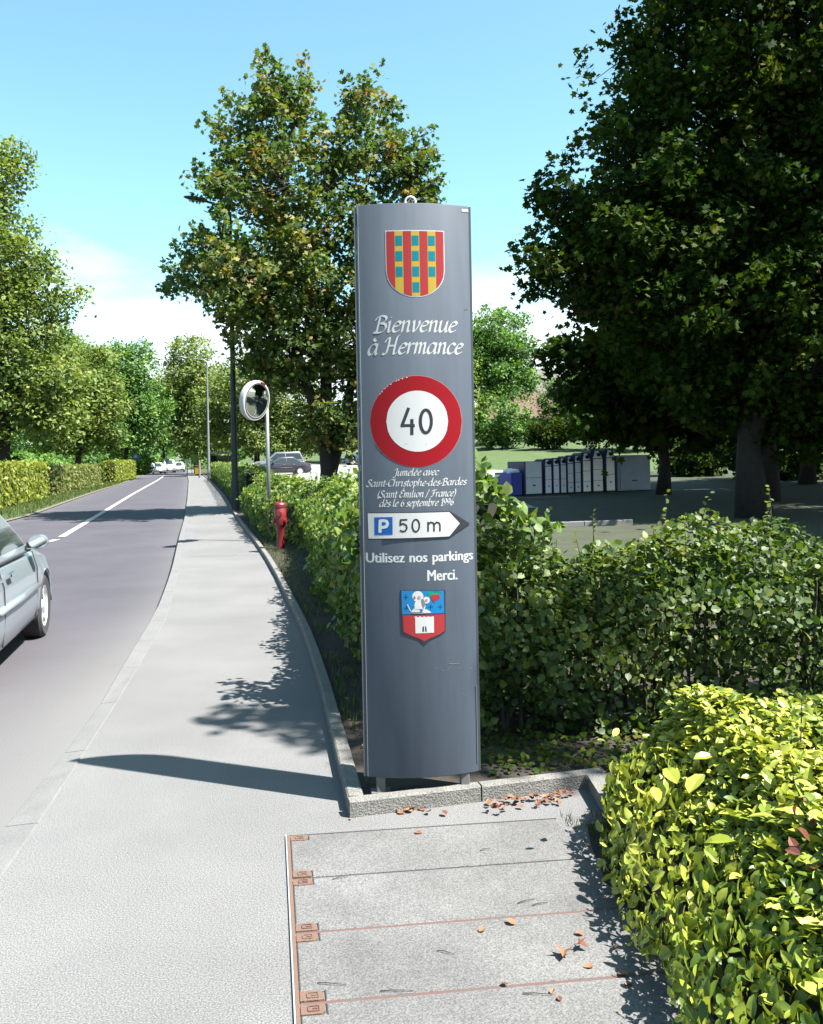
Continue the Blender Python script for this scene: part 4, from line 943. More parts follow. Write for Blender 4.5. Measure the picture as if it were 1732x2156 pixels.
# the car driving away on the near lane: front right wheel touches the road at a measured pixel
HD = R(90 + 13.0)                                    # heading, x forward
cw = G(93, 1337, -0.06); fwd = Vector((math.cos(HD), math.sin(HD), 0)); lft = Vector((-fwd.y, fwd.x, 0))
Lc, Wc, wbc = 4.25, 1.72, 2.55
ctr = cw - fwd * (wbc / 2 + .02) + lft * (Wc / 2 - .03)
make_car('pale silver blue car driving past the pavement', (ctr.x, ctr.y, -0.072), HD, paint('car_paint_silver_blue', (.56, .66, .76), .3), Lc, Wc, 1.44, wbc, .30, 'hatch')
# parked and distant cars
def gp(x, y, hfn=h_park):
    for_d = None
    for d in np.arange(20, 140, .25):
        p = P(x, y, d)
        if p.z <= hfn(p.x, p.y) + .045: return Vector((p.x, p.y, hfn(p.x, p.y) + .045))
    return P(x, y, 80)
q1, q2 = gp(558, 1002.5), gp(619, 999.5); hd = R(198)
c_ = (q1 + q2) / 2 + Vector((0, .8, 0))
make_car('dark plum saloon parked behind the convex mirror post', c_, hd, paint('car_paint_plum', (.075, .06, .085), .3), 4.3, 1.7, 1.40, 2.55, .30, 'sedan', detail=False, group='cars in the car park')
c2 = gp(574, 994); make_car('silver estate car parked beyond the dark saloon', c2 + Vector((0, 3.2, .05)), hd - R(6), paint('car_paint_silver', (.42, .42, .46), .4), 4.5, 1.74, 1.62, 2.65, .31, 'estate', detail=False, group='cars in the car park')
c3 = gp(764, 978); make_car('blue and white hatchback at the far edge of the car park', c3, R(200), paint('car_paint_blue', (.10, .16, .34), .2), 3.9, 1.66, 1.45, 2.4, .29, 'hatch', detail=False, group='cars in the car park')
c4 = G(945, 1052); make_car('dark blue car parked nose out beside the recycling containers', (c4.x - .35, c4.y + .3, .05), R(-3), paint('car_paint_navy', (.012, .016, .03), .2), 4.3, 1.72, 1.42, 2.55, .30, 'hatch', detail=False, group='cars in the car park')
wp = paint('car_paint_white', (.78, .78, .78), 0.0); wp2 = paint('car_paint_cream', (.70, .72, .66), 0.0)
for (x, d_, st, lab, pm, hd_) in ((330, 118, 'estate', 'white estate car coming up the far road', wp, -62), (355, 126, 'van', 'small white van at the far junction', wp2, -70), (376, 133, 'hatch', 'white hatchback behind the small van at the junction', wp, -75)):
    p = P(x, 980, d_); make_car(lab, (p.x, p.y, ZR), R(hd_), pm, 4.4, 1.75, 1.9 if st == 'van' else 1.48, 2.6, .31, st, detail=False, group='white cars at the far junction')

# ------------------------------------------------------------------ street furniture
M['lamp_dark'] = mat('lamp_post_dark', (0.045, 0.06, 0.065), 0.55, 0.3, var=.15, scale=5)
M['lamp_pale'] = mat('lamp_post_pale', (0.42, 0.46, 0.45), 0.5, 0.4, var=.1, scale=5)
M['hyd'] = mat('hydrant_red', (0.34, 0.022, 0.03), 0.45, var=.2, scale=9)
def lamp(label, base, H, arm, m, group):
    t = thing('street_lamp', label, 'street lamp', base, 0, group)
    d = Vector((arm[0], arm[1], 0)); dl = d.normalized()
    MB().lathe([(.12, 0), (.12, .9), (.105, 1.0), (.10, 1.05), (.055, H - .4)], 14).obj('post', m, t, True, 40)
    MB().tube([(0, 0, H - .45), (0, 0, H - .15), tuple(dl * .25 + Vector((0, 0, H + .02))), tuple(d * .55 + Vector((0, 0, H + .10))), tuple(d + Vector((0, 0, H + .18)))], [.055, .05, .045, .04, .035], 8).obj('arm', m, t, True)
    b = MB(); rr = []; up = Vector((0, 0, 1)); sd = up.cross(dl); ax = (dl + up * .16).normalized(); un = sd.cross(ax) * -1
    for k, (s_, w, hh) in enumerate(((0, .05, .04), (.10, .11, .07), (.3, .15, .09), (.5, .14, .08), (.66, .08, .05), (.72, .02, .02))):
        c = d + up * (H + .18) + ax * (s_ - .04)
        rr.append([tuple(c + sd * w * math.cos(2 * math.pi * i / 12) + up * hh * (math.sin(2 * math.pi * i / 12) if math.sin(2 * math.pi * i / 12) > 0 else .55 * math.sin(2 * math.pi * i / 12))) for i in range(12)])
    b.rings(rr); hd_ = b.obj('lamp_head', m, t, True)
    b = MB(); c = d + up * (H + .135) + ax * .36; b.bbox((c.x, c.y, c.z), (.34, .18, .03), .008, math.atan2(dl.y, dl.x)); b.obj('lamp_glass', M['lens'], hd_)
    b = MB(); b.box((0, -.113, .55), (.09, .012, .38)); b.obj('service_door', m, t)
    return t
lb = G(490, 1077); e_ = P(402, 410, lb.y) - P(487, 420, lb.y)
Hd = P(487, 428, lb.y).z
lamp('dark street lamp post at the kerb beside the tall maple', (lb.x + .08, lb.y, 0.0), Hd - .15, (e_.x + .55, -.15), M['lamp_dark'], 'street lamps along the pavement')
lp = G(440, 1013); lamp('pale far street lamp rising from the end of the roadside hedge', (lp.x, lp.y, 0), P(436, 752, lp.y).z - .2, (P(375, 725, lp.y).x - lp.x + .6, 0), M['lamp_pale'], 'street lamps along the pavement')

# convex traffic mirror
D_ = 17.5; mb_ = P(566, 1010, D_); mz = P(542, 845, D_); t = thing('traffic_mirror', 'round convex traffic mirror in white frame on a grey post in the hedge', 'mirror', (mb_.x, D_, 0.04))
topz = P(562, 815, D_).z
MB().tube([(0, 0, 0), (-.02, 0, topz - .04)], .038, 14).obj('post', M['lamp_pale'], t, True)
MB().tube([(-.02, 0, topz - .05), (-.02, 0, topz - .035)], .042, 14).obj('post_cap', M['trim'], t)
hold = bpy.data.objects.new('mirror_head', None)
nrm = Vector((.85, -.50, -.18)).normalized()
rot = nrm.to_track_quat('Z', 'Y').to_matrix().to_4x4()
def hobj(b, name, m, par, sm=True):
    o = b.obj(name, m, par, sm, 35); c = Vector((mz.x - mb_.x, -.36, mz.z - .04)); o.data.transform(Matrix.Translation(c) @ rot); return o
rm_ = .385
fr = hobj(MB().lathe([(rm_ * .80, -.07), (rm_ * .96, -.05), (rm_, .0), (rm_, .05), (rm_ * .97, .065), (rm_ * .87, .07)], 40), 'mirror_frame', M['white'], t)
hobj(MB().lathe([(rm_ * .88, .06), (rm_ * .88, .075), (rm_ * .84, .075), (rm_ * .84, .06)], 40, cap=False), 'rubber_seal', M['trim'], fr)
prm = []; Rs = 1.35; a_m = math.asin(rm_ * .855 / Rs)
for k in range(9): a = a_m * (8 - k) / 8; prm.append((max(.0005, Rs * math.sin(a)), .066 + Rs * math.cos(a) - Rs * math.cos(a_m)))
hobj(MB().lathe(prm, 40), 'mirror_glass', M['mirror'], fr)
b = MB(); 
for a0 in (20, 55): b.lathe([(rm_ * .975, .066), (rm_ * .90, .0725)], 40, cap=False); break
hobj(MB().rings([[(rm_ * r_ * math.cos(R(a)), rm_ * r_ * math.sin(R(a)), .0735) for a in (60, 68, 76, 84)] for r_ in (.89, .97)], False, False, False), 'red_mark', M['red'], fr)
MB().tube([(-.02, 0, topz - .12), ((mz.x - mb_.x) * .5, -.02, topz - .2), (mz.x - mb_.x - .03, -.32, mz.z - .04)], .022, 8).obj('bracket', M['trim'], t)

# hydrant
hb = G(591, 1156, .05); t = thing('fire_hydrant', 'dark red pillar fire hydrant standing against the roadside hedge', 'hydrant', (hb.x, hb.y, .045))
MB().lathe([(.075, 0), (.07, .02), (.066, .34), (.075, .36), (.085, .40), (.085, .42)], 20).obj('lower_barrel', M['hyd'], t, True, 35)
MB().lathe([(.098, .42), (.105, .44), (.105, .70), (.095, .715), (.108, .72), (.108, .775), (.09, .80), (.04, .815), (.001, .82)], 22).obj('head', M['hyd'], t, True, 35)
for sx, dy in ((-1, -.3), (1, -.3)):
    MB().tube([(sx * .07, -.05, .50), (sx * .112, -.07, .50)], [.038, .036], 14).obj('outlet_cap', M['hyd'], t, True, 35)
MB().lathe([(.045, -.135), (.05, -.10), (.04, -.08)], 14, (0, 0, .62), 'y').obj('outlet_cap', M['hyd'], t, True, 35)
MB().lathe([(.022, .82), (.022, .85), (.001, .852)], 5).obj('spindle_nut', M['hyd'], t)

# recycling containers
M['c_grey'] = mat('container_grey', (.62, .67, .73), .5, var=.08, scale=3); M['c_side'] = mat('container_side', (.03, .04, .09), .5); M['c_pale'] = mat('container_pale', (.92, .91, .88), .5, var=.06, scale=4)
M['c_lav'] = mat('container_lavender', (.76, .76, .88), .5, var=.06, scale=4); M['c_blue'] = mat('container_royal_blue', (.02, .05, .36), .5); M['c_dark'] = mat('container_dark', (.20, .25, .31), .5, .2, var=.1, scale=2)
M['bag'] = mat('plastic_bag_white', (.72, .72, .74), .4, bump=.6, bscale=12); M['c_red'] = mat('container_red', (.25, .03, .05), .5)
ra_, rb_ = G(1080, 1046), G(1372, 1033); rd_ = (rb_ - ra_).normalized()
row_hd = math.atan2(rd_.y, rd_.x)
def on_row(x, y):                                     # x pixel -> point on the row line
    u, _ = uv(x, y); k = u / F
    s_ = (k * ra_.y - ra_.x) / (rd_.x - k * rd_.y); return ra_ + rd_ * s_
def container(x0, x1, ybot, ytop, m, label, panels=2, gable=True, name='recycling_container', side=None):
    p, q = on_row(x0, ybot), on_row(x1, ybot); c = (p + q) / 2; w = (q - p).length * .93
    H = (ybot - ytop) / F * c.y * 1.06; dpt = 1.15
    t = thing(name, label, 'container' if name != 'blue_bin' else 'bin', (c.x, c.y, .055), row_hd, 'recycling containers in the shade of the maples')
    hb_ = H * (.80 if gable else 1.0)
    # body: side wall dark, front face pale
    b = MB(); b.bbox((0, dpt / 2, hb_ / 2), (w, dpt, hb_), .012); b.obj('body', side or M['c_side'], t)
    if gable:                                         # sloping hood, its throat dark
        b = MB(); pr = [(0, hb_), (.12, H), (.55, H * 1.0), (dpt, hb_)]
        b.rings([[(sx * w * .49, y + .002, z - .004) for y, z in pr] for sx in (-1, 1)]); hd_ = b.obj('hood', side or M['c_side'], t)
        b = MB(); b.add([(-w * .44, -.004, hb_ + .01), (w * .44, -.004, hb_ + .01), (w * .25, .10, H - .03), (-w * .10, .10, H - .03)], [(0, 1, 2, 3)]); b.obj('hood_front', m, hd_)
        b = MB(); b.lathe([(.07, -.02), (.075, .02)], 14, (w * .12, .015, hb_ + (H - hb_) * .45), 'y'); b.obj('throw_in_hole', M['under'], hd_)
    hs = np.linspace(.03, hb_ - .01, panels + 1)
    for k in range(panels):
        b = MB(); b.bbox((0, -.012, (hs[k] + hs[k + 1]) / 2), (w * .86, .024, hs[k + 1] - hs[k] - .014), .004); b.obj('front_panel', m, t)
    b = MB(); b.box((0, -.028, hs[1] * .55), (w * .16, .012, .05)); b.obj('latch', M['trim'], t)
    return t
spec = [(1103, 1144, 1043, 977, M['c_grey'], 'broad blue grey collection container next to the blue bin', 2, False),
        (1147, 1162, 1043.5, 974, M['c_lav'], 'narrow lavender container, first of the slim row', 2, True), (1164.5, 1178, 1043.5, 973, M['c_lav'], 'narrow lavender container, second of the slim row', 2, True),
        (1180, 1192.5, 1043, 972, M['c_grey'], 'narrow blue grey container, third of the slim row', 2, True), (1194.5, 1208, 1042.5, 969, M['c_grey'], 'narrow grey container, fourth of the slim row', 3, True),
        (1210, 1223.6, 1042, 967, M['c_grey'], 'narrow grey container, fifth of the slim row', 3, True), (1226, 1245, 1041, 962, M['c_pale'], 'narrow pale container, sixth of the slim row', 3, True),
        (1247, 1271, 1040, 957, M['c_pale'], 'wider pale container, seventh of the slim row', 3, True), (1275, 1295.5, 1038.5, 955, M['c_pale'], 'pale container leaning against the big dark one', 2, True)]
for a in spec: container(*a)
container(1298, 1372, 1034, 964, M['c_dark'], 'big dark grey container at the shady end of the row', 2, False, side=M['c_dark'])
t = container(1076, 1100, 1041, 996, M['c_blue'], 'open royal blue bin heaped with white bags', 1, False, 'blue_bin', side=M['c_blue'])
zt_ = (1041 - 996) / F * t.location.y
for k, (dx, dy, s_) in enumerate(((-.12, .2, .16), (.1, .3, .2), (.02, .55, .22), (.16, .75, .15))):
    b = MB(); rd2 = random.Random(k); rr = []
    for a in range(1, 7):
        th = math.pi * a / 7; rr.append([(dx + s_ * math.sin(th) * (1 + rd2.uniform(-.25, .25)) * math.cos(ph), dy + s_ * math.sin(th) * (1 + rd2.uniform(-.25, .25)) * math.sin(ph), zt_ + s_ * .45 + s_ * .7 * -math.cos(th) * .8) for ph in np.linspace(0, 2 * math.pi, 9)[:-1]])
    b.rings(rr); o = b.obj('rubbish_bag', M['bag'], None, True); o.location = t.location; o.rotation_euler = t.rotation_euler
    tag(o, 'crumpled white rubbish bag heaped in the blue bin', 'bag', 'bags in the blue bin')
# paving edge under the row and a pale kerb across the shaded lawn
def kerb_bar(a, c, name, label):
    n = max(3, int((c - a).length / 1.0)); t = tag(bpy.data.objects.new(name, None), kind='structure'); COL.objects.link(t)
    d = (c - a) / n
    for k in range(n):
        p = a + d * (k + .5); b = MB(); b.bbox((p.x, p.y, .06), (d.length - .01, .12, .14), .01, math.atan2(d.y, d.x)); b.obj('kerb_stone', M['kerb_pale'], t)
kerb_bar(G(1000, 1053, .08), G(1200, 1046, .08), 'car_park_kerb', '')
kerb_bar(G(1015, 1109, .08), G(1330, 1098, .08), 'lawn_kerb', '')

# far street signs, shelter, bin
M['far_blue'] = mat('far_sign_blue', (.02, .22, .7), .5); M['yellow'] = mat('post_yellow', (.7, .42, .03), .5); M['lime'] = mat('bin_lime', (.22, .40, .04), .5)
def far_sign(x, ytop, D, kind, size, face, label, z0=ZR):
    p = P(x, ytop, D); t = thing('road_sign', label, 'road sign', (p.x, D, z0)); H = p.z - z0
    MB().tube([(0, 0, 0), (0, 0, H)], .04, 8).obj('post', M['lamp_pale'], t)
    if kind == 'disc': poly = [(size * .5 * math.cos(2 * math.pi * k / 20), size * .5 * math.sin(2 * math.pi * k / 20)) for k in range(20)]
    elif kind == 'tri': poly = [(-size / 2, -size * .42), (size / 2, -size * .42), (0, size * .45)]
    elif kind == 'itri': poly = [(-size / 2, size * .42), (0, -size * .45), (size / 2, size * .42)]
    else: poly = [(-size / 2, -size / 2), (size / 2, -size / 2), (size / 2, size / 2), (-size / 2, size / 2)]
    b = MB(); b.prism(poly, (-.06, -.045), lambda a, c, h: (a, h, H - size * .5 + c)); pl = b.obj('sign_plate', face, t)
    b = MB(); b.prism([(a * .5, c * .5) for a, c in poly], (-.066, -.0605), lambda a, c, h: (a, h, H - size * .5 + c)); b.obj('sign_symbol', M['white'], pl)
    return t
far_sign(285, 951, 84, 'square', .7, M['far_blue'], 'blue square road sign past the end of the clipped hedge', 0)
far_sign(376.5, 954, 122, 'tri', .95, M['white'], 'white triangular road sign at the far junction')
far_sign(351, 964, 112, 'itri', .8, M['white'], 'pale downward pointing road sign behind the far van')
far_sign(394.5, 966, 96, 'disc', .45, M['white'], 'small round road sign on the far pavement corner')
p = P(416, 985, 92); t = thing('litter_bin', 'orange litter bin with dark lid by the far pavement', 'bin', (p.x, 92, 0)); MB().bbox((0, 0, .55), (.55, .5, .8), .05).obj('bin_body', M['yellow'], t); MB().box((0, 0, .08), (.2, .2, .16)).obj('foot', M['trim'], t); MB().bbox((0, -.02, 1.0), (.6, .55, .12), .04).obj('lid', M['trim'], t)
p = P(409, 985, 96); t = thing('notice_board', 'lime green notice board on two posts by the far pavement', 'sign', (p.x, 96, 0)); MB().bbox((0, 0, 1.75), (.66, .06, .9), .02).obj('board', M['lime'], t)
for sx in (-.28, .28): MB().box((sx, .05, 1.0), (.05, .05, 2.0)).obj('post', M['lamp_pale'], t)
p = P(420, 988, 80); t = thing('bollard', 'yellow topped pale bollard on the far pavement', 'bollard', (p.x, 80, 0)); MB().lathe([(.09, 0), (.085, 1.5), (.07, 1.58), (.001, 1.6)], 12).obj('post', M['lamp_pale'], t, True, 40); MB().lathe([(.093, 1.15), (.091, 1.35)], 12, cap=False).obj('band', M['yellow'], t)
p = P(462, 985, 100); t = thing('bus_shelter', 'white flat roofed shelter behind the far lamp post', 'shelter', (p.x, 100, 0)); 
MB().bbox((0, 0, 2.35), (2.6, 1.8, .22), .04).obj('roof', M['white'], t)
for sx in (-1.15, 1.15):
    for sy in (-.7, .7): MB().box((sx, sy, 1.12), (.09, .09, 2.24)).obj('post', M['lamp_pale'], t)
MB().box((0, .75, 1.2), (2.2, .02, 1.7)).obj('back_pane', M['glass'], t); MB().box((0, .45, .45), (1.8, .35, .06)).obj('bench', M['bark'], t)
# houses beyond the park
M['wall_cream'] = mat('render_cream', (.52, .46, .36), .9, var=.06, scale=1); M['wall_pink'] = mat('render_pink', (.48, .31, .24), .9, var=.06, scale=1); M['roof'] = mat('roof_tiles', (.26, .15, .11), .9, var=.25, scale=5, bump=.6, bscale=14); M['roof_grey'] = mat('roof_tiles_grey', (.24, .21, .20), .9, var=.2, scale=5, bump=.6, bscale=14)
M['shutter'] = mat('shutter_green', (.05, .10, .06), .6)
def house(x, D, z0, W, dpt, hw, hr, rz, wall, roof, label):
    p = P(x, 960, D); t = thing('house', label, 'house', (p.x, D, z0), rz)
    MB().box((0, 0, hw / 2), (W, dpt, hw)).obj('wall', wall, t)
    b = MB(); b.rings([[(sx, -dpt / 2, hw - .001), (sx, dpt / 2, hw - .001), (sx, 0, hw + hr)] for sx in (-W / 2, W / 2)]); b.obj('gable', wall, t)
    b = MB(); o = .5
    for s in (-1, 1):
        y0, z0_ = s * (dpt / 2 + o), hw - o * hr / (dpt / 2) + .05
        b.rings([[(sx, y0, z0_), (sx, 0, hw + hr + .06), (sx, 0, hw + hr + .24), (sx, y0, z0_ + .18)] for sx in (-W / 2 - o, W / 2 + o)])
    rf = b.obj('roof', roof, t)
    MB().box((W * .22, dpt * .12, hw + hr * .9), (.6, .6, 1.6)).obj('chimney', wall, rf)
    nw = int(W / 2.6)
    for r_ in range(max(1, int(hw / 2.8))):
        for k in range(nw):
            xx = -W / 2 + W * (k + .5) / nw; zz = 1.5 + r_ * 2.8
            f = MB().bbox((xx, -dpt / 2 - .02, zz), (1.1, .08, 1.35), .02).obj('window', M['white'], t)
            MB().box((xx, -dpt / 2 - .064, zz), (.92, .02, 1.17)).obj('pane', M['glass'], f)
            for s in (-1, 1): MB().box((xx + s * .80, -dpt / 2 - .035, zz), (.46, .05, 1.35)).obj('shutter', M['shutter'], f)
house(1105, 125, 3.0, 9, 8, 3.6, 3.2, R(-8), M['wall_pink'], M['roof'], 'low house with salmon walls and red tiled roof beyond the bushes')
house(1160, 150, 5.0, 16, 10, 6.2, 4.2, R(8), M['wall_cream'], M['roof_grey'], 'big cream house with grey tiled roof behind the trees')
house(360, 240, 5.0, 10, 9, 5.0, 4.0, R(25), M['wall_cream'], M['roof_grey'], 'pale house on the hill at the end of the road')
# ------------------------------------------------------------------ hedges
fo_ = lambda y: float(np.interp(y, [5, 8, 10, 12, 13.8, 15.6, 16.4, 18, 25], [.42, .38, .44, .55, .78, .78, .5, .34, .30]))
hp = [(x_bed(y) + fo_(y) + .45, y) for y in (5.35, 6, 6.8, 7.6, 8.5, 10, 12, 13.8, 15.6, 16.4, 18, 20, 24.8)]
make_hedge('roadside_hedge', 'bushy green hedge lining the pavement behind the hydrant and pylon', hp, .95, 1.32, 42000, .068, GM, T_BROAD, 11, core=.2, depth=.09, rough=.09, n_obj=300, mos=[GMo], shoots=18, shoot_h=.2, hfn=lambda s: np.interp(s, [0, .10, .16, .22, .5, 1], [1.10, 1.10, 1.02, .91, .84, .80]), wild=1.1, rr=.34)
hp2 = [(x_bed(y) + .75, y) for y in (28.3, 34, 42, 52, 62, 74)]
make_hedge('far_roadside_hedge', 'clipped hedge past the dark lamp post with yellow tips', hp2, .9, 1.28, 17000, .12, GM, T_DIAMOND, 12, core=.2, depth=.08, rough=.05, stems=0)
mh = [(0.30, 5.2), (1.2, 5.25), (2.3, 5.35), (4.6, 5.55)]
make_hedge('park_hedge', 'loose dark green hedge with bare stems behind the welcome pylon', mh, .92, 1.02, 44000, .044, GP, T_BROAD, 13, core=0, depth=.17, rough=.10, n_obj=300, mos=[GPo], shoots=26, shoot_h=.32, stems=.12, bottom=.04, top_bias=1.5, wild=1.3, undercut=.36, zpow=.85, rr=.22, holes=-.85, hfn=lambda q: np.interp(q, [0, .05, .10, .15, .2, .5, 1], [1.04, 1.02, .84, .82, .95, .97, 1.0]))
gh = [(1.48, 4.0), (1.45, 3.5), (1.48, 2.95), (1.53, 2.4), (1.60, 1.9), (1.68, 1.2)]
golden = make_hedge('golden_hedge', 'sunlit yellow green clipped hedge beside the concrete cover slabs', gh, 1.26, .49, 34000, .047, GH, T_OVAL, 14, core=.13, depth=.05, rough=.035, n_obj=300, mos=[GHo], shoots=10, shoot_h=.14, undercut=lambda q: -.46 * np.clip(q * 1.8 - .15, 0, 1), top_bias=2.0, bottom=.02, stems=.12, obj_pick=lambda x, y, z: abs(x) < y * .5 and z > .3 and y > 1.25, rr=.30, hfn=lambda q: np.interp(q, [0, .06, .16, .4, 1], [.82, 1.02, 1.12, 1.0, .84]))
rgb = np.random.default_rng(91)
bigp = [(1425, 1650, .40, .11), (1450, 1670, .40, .12), (1400, 1640, .38, .08), (1545, 1770, .41, .09), (1570, 1720, .43, .085), (1640, 1600, .45, .08), (1500, 1590, .46, .075), (1610, 1690, .43, .08), (1375, 1655, .38, .075), (1290, 1550, .42, .05), (1275, 1560, .42, .04), (1690, 1640, .45, .09)]
pp = np.array([tuple(G(x, y, z + .05)) for x, y, z, s_ in bigp]); leaf_objects(pp, rgb.normal(size=(len(pp), 3)) * .35 + np.array([-.1, -.35, .8]), np.array([b_[3] for b_ in bigp]), T_OVAL, [GHo], golden, rgb, key='golden_big')
rp = [(1690, 1690, .44), (1675, 1720, .43), (1700, 1735, .43), (1660, 1760, .42), (1705, 1770, .42), (1720, 1700, .44), (1685, 1800, .41), (1715, 1830, .40)]
pp = np.array([tuple(G(x, y, z + .07)) for x, y, z in rp]); leaf_objects(pp, rgb.normal(size=(len(pp), 3)) * .5 + np.array([0, -.4, .7]), np.full(len(pp), .055), T_OVAL, [GHr], golden, rgb, key='golden_red')
LH = [('clipped_hedge', 'bright yellow green clipped hedge across the road', [(-120, 1090), (-40, 1080), (100, 1047)], 1.62, GL, 16000, 21),
      ('clipped_hedge', 'pale olive clipped hedge beyond the bright one', [(117, 1043), (212, 1020.6)], 1.40, GL2, 13000, 22),
      ('clipped_hedge', 'far clipped hedge end near the blue road sign', [(243, 1015), (285, 1007.5)], 1.66, GL, 9000, 23)]
for nm, lab, px_, h, m_, n_, sd in LH:
    pts = [G(*p, .0) + Vector((-.45, 0, 0)) for p in px_]
    make_hedge(nm, lab, [(p.x, p.y) for p in pts], .9, h, n_, .17, m_, T_DIAMOND, sd, z0=-.02, core=.16, depth=.05, rough=.025, stems=0, group='clipped hedges across the road', wild=.7)

# ------------------------------------------------------------------ trees
def BL(x, y, rx, ry, D, rd=None):
    p = P(x, y, D); k = D / F; return (p.x, p.y, p.z, rx * k, (rd or rx * k), ry * k)
Dm = 27.0; mb0 = P(694, 1060, Dm)
blobs = [BL(600, 195, 55, 70, Dm, 1.0), BL(590, 290, 75, 80, Dm, 1.2), BL(755, 215, 40, 70, Dm, .8), BL(770, 310, 85, 90, Dm, 1.4), BL(500, 270, 48, 70, Dm - .5, 1.5), BL(500, 400, 75, 90, Dm - .6, 2.0), BL(640, 410, 130, 130, Dm, 2.2),
         BL(850, 350, 60, 70, Dm, 1.0), BL(880, 400, 35, 50, Dm, .8), BL(440, 560, 65, 70, Dm - .6, 1.7), BL(385, 600, 45, 26, Dm, .7), BL(540, 580, 120, 110, Dm - .5, 2.8), BL(690, 570, 150, 130, Dm, 2.5), BL(820, 560, 90, 140, Dm, 2.0),
         BL(600, 700, 130, 80, Dm, 2.2), BL(580, 770, 80, 50, Dm, 1.6), BL(720, 740, 90, 90, Dm, 1.6), BL(690, 880, 62, 60, Dm, 1.2), BL(730, 900, 45, 50, Dm, .9), BL(820, 800, 80, 90, Dm, 1.5), BL(560, 640, 100, 60, Dm - 1.2, 1.0)]
make_tree('maple_tree', 'round crowned maple with browning leaf tips behind the traffic mirror', (mb0.x, Dm, .04), 11.6, .30, blobs, 900, 46, .145, G1, T_STAR, 31, trunk_top=.8, spread=.25, shoot=.8, limbs=12, n_obj=300, mo=G1o, split=[(1.0, .3, .10), (-1.3, -.2, .2)], lean=(.1, 0))
Db = 21.0; mb1 = P(1590, 1130, Db)
blobs = [BL(1390, 60, 110, 110, Db, 1.6), BL(1560, 60, 190, 190, Db, 2.6), BL(1760, 120, 200, 260, Db, 3.0), BL(1600, -220, 260, 200, Db, 3.0), BL(1330, 260, 110, 120, Db, 1.8), BL(1480, 300, 190, 170, Db, 2.6), BL(1680, 380, 220, 200, Db, 3.0), BL(1880, 350, 200, 300, Db, 3.0),
         BL(1230, 440, 100, 90, Db, 1.5), BL(1360, 480, 160, 130, Db, 2.3), BL(1190, 560, 95, 60, Db, 1.4), BL(1300, 620, 150, 100, Db, 2.0), BL(1480, 620, 200, 150, Db, 2.6), BL(1680, 680, 220, 170, Db, 3.0), BL(1880, 680, 200, 200, Db, 3.0), BL(1400, 730, 130, 70, Db, 1.8), BL(1600, 800, 160, 60, Db, 2.0), BL(1660, 880, 150, 55, Db + 1, 2.0), BL(1500, 840, 100, 50, Db + .5, 1.6), BL(1780, 880, 140, 70, Db, 2.0)]
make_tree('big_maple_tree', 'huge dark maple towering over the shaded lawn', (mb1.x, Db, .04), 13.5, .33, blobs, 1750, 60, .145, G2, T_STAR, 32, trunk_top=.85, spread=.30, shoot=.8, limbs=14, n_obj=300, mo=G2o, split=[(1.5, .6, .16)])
Dc = 33.0; mb2 = P(1396, 1040, Dc)
blobs = [BL(1290, 800, 110, 90, Dc, 2.0), BL(1400, 740, 150, 130, Dc, 3.0), BL(1560, 720, 170, 160, Dc, 3.5), BL(1330, 880, 90, 50, Dc, 1.6), BL(1450, 880, 70, 60, Dc, 2.0), BL(1500, 560, 200, 180, Dc, 3.5), BL(1220, 760, 60, 60, Dc, 1.2)]
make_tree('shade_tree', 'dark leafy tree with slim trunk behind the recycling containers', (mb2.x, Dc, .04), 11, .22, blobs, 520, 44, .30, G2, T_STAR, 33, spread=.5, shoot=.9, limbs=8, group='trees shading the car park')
Dd = 40.0; mb3 = P(1700, 1040, Dd)
blobs = [BL(1700, 760, 170, 170, Dd, 4), BL(1640, 880, 100, 60, Dd, 2.5), BL(1820, 860, 150, 130, Dd, 3), BL(1750, 560, 220, 200, Dd, 4)]
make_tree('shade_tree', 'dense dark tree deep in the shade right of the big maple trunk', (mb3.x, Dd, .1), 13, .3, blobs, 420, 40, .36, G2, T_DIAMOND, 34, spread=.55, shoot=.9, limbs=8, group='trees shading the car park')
br = make_tree('overhanging_branch_tree', 'slender tree reaching a branch over the pavement', (4.9, 2.9, .04), 7.6, .12, [(3.15, 3.95, 7.0, .34, .12, .22), (3.6, 3.75, 7.2, .4, .16, .25), (4.9, 3.0, 8.2, .5, .5, .7)], 40, 24, .14, G2, T_DIAMOND, 96, spread=.12, shoot=.28, limbs=3)
for k, (X, Y, H) in enumerate(((15.5, 13.5, 13), (21, 22, 14), (24, 34, 15), (17, 30, 13), (14.5, 39, 13), (27, 27, 14), (10.8, 27.5, 13))):
    make_tree('shade_tree', ('maple standing out on the lawn beyond the golden hedge', 'maple behind the lawn kerb', 'maple beyond the recycling containers', 'maple between the big trunk and the dark bushes', 'maple behind the very dark bushes', 'maple at the back of the shaded lawn', 'maple close behind the big maple trunk')[k], (X, Y, .04), H, .3, [(X, Y, H * .62, 5.0, 5.0, H * .30), (X - 2, Y + 1, H * .5, 3, 3, H * .2), (X + 2, Y - 1, H * .55, 3, 3, H * .22)], 380, 40, .40, G2, T_DIAMOND, 80 + k, spread=.6, shoot=1.0, limbs=7, group='trees shading the car park')
rgw = np.random.default_rng(77); nw = 26000
ang = rgw.uniform(-.75, .75, nw); dist = 215 + rgw.normal(size=nw) * 9; hz_ = 9 + 3 * np.sin(ang * 31) + 2.5 * np.sin(ang * 77 + 1)
zz = rgw.random(nw) ** .8 * hz_; pos_ = np.stack([np.sin(ang) * dist, np.cos(ang) * dist, zz], 1)
wood = leaves_mesh('far_wood', pos_, rgw.normal(size=(nw, 3)) + np.array([0, -1, .6]), 1.5 * (.6 + rgw.random(nw)), rgw.random(nw), T_DIAMOND, G4, None, rgw); tag(wood, 'distant green wood closing the horizon', 'wood', kind='stuff')
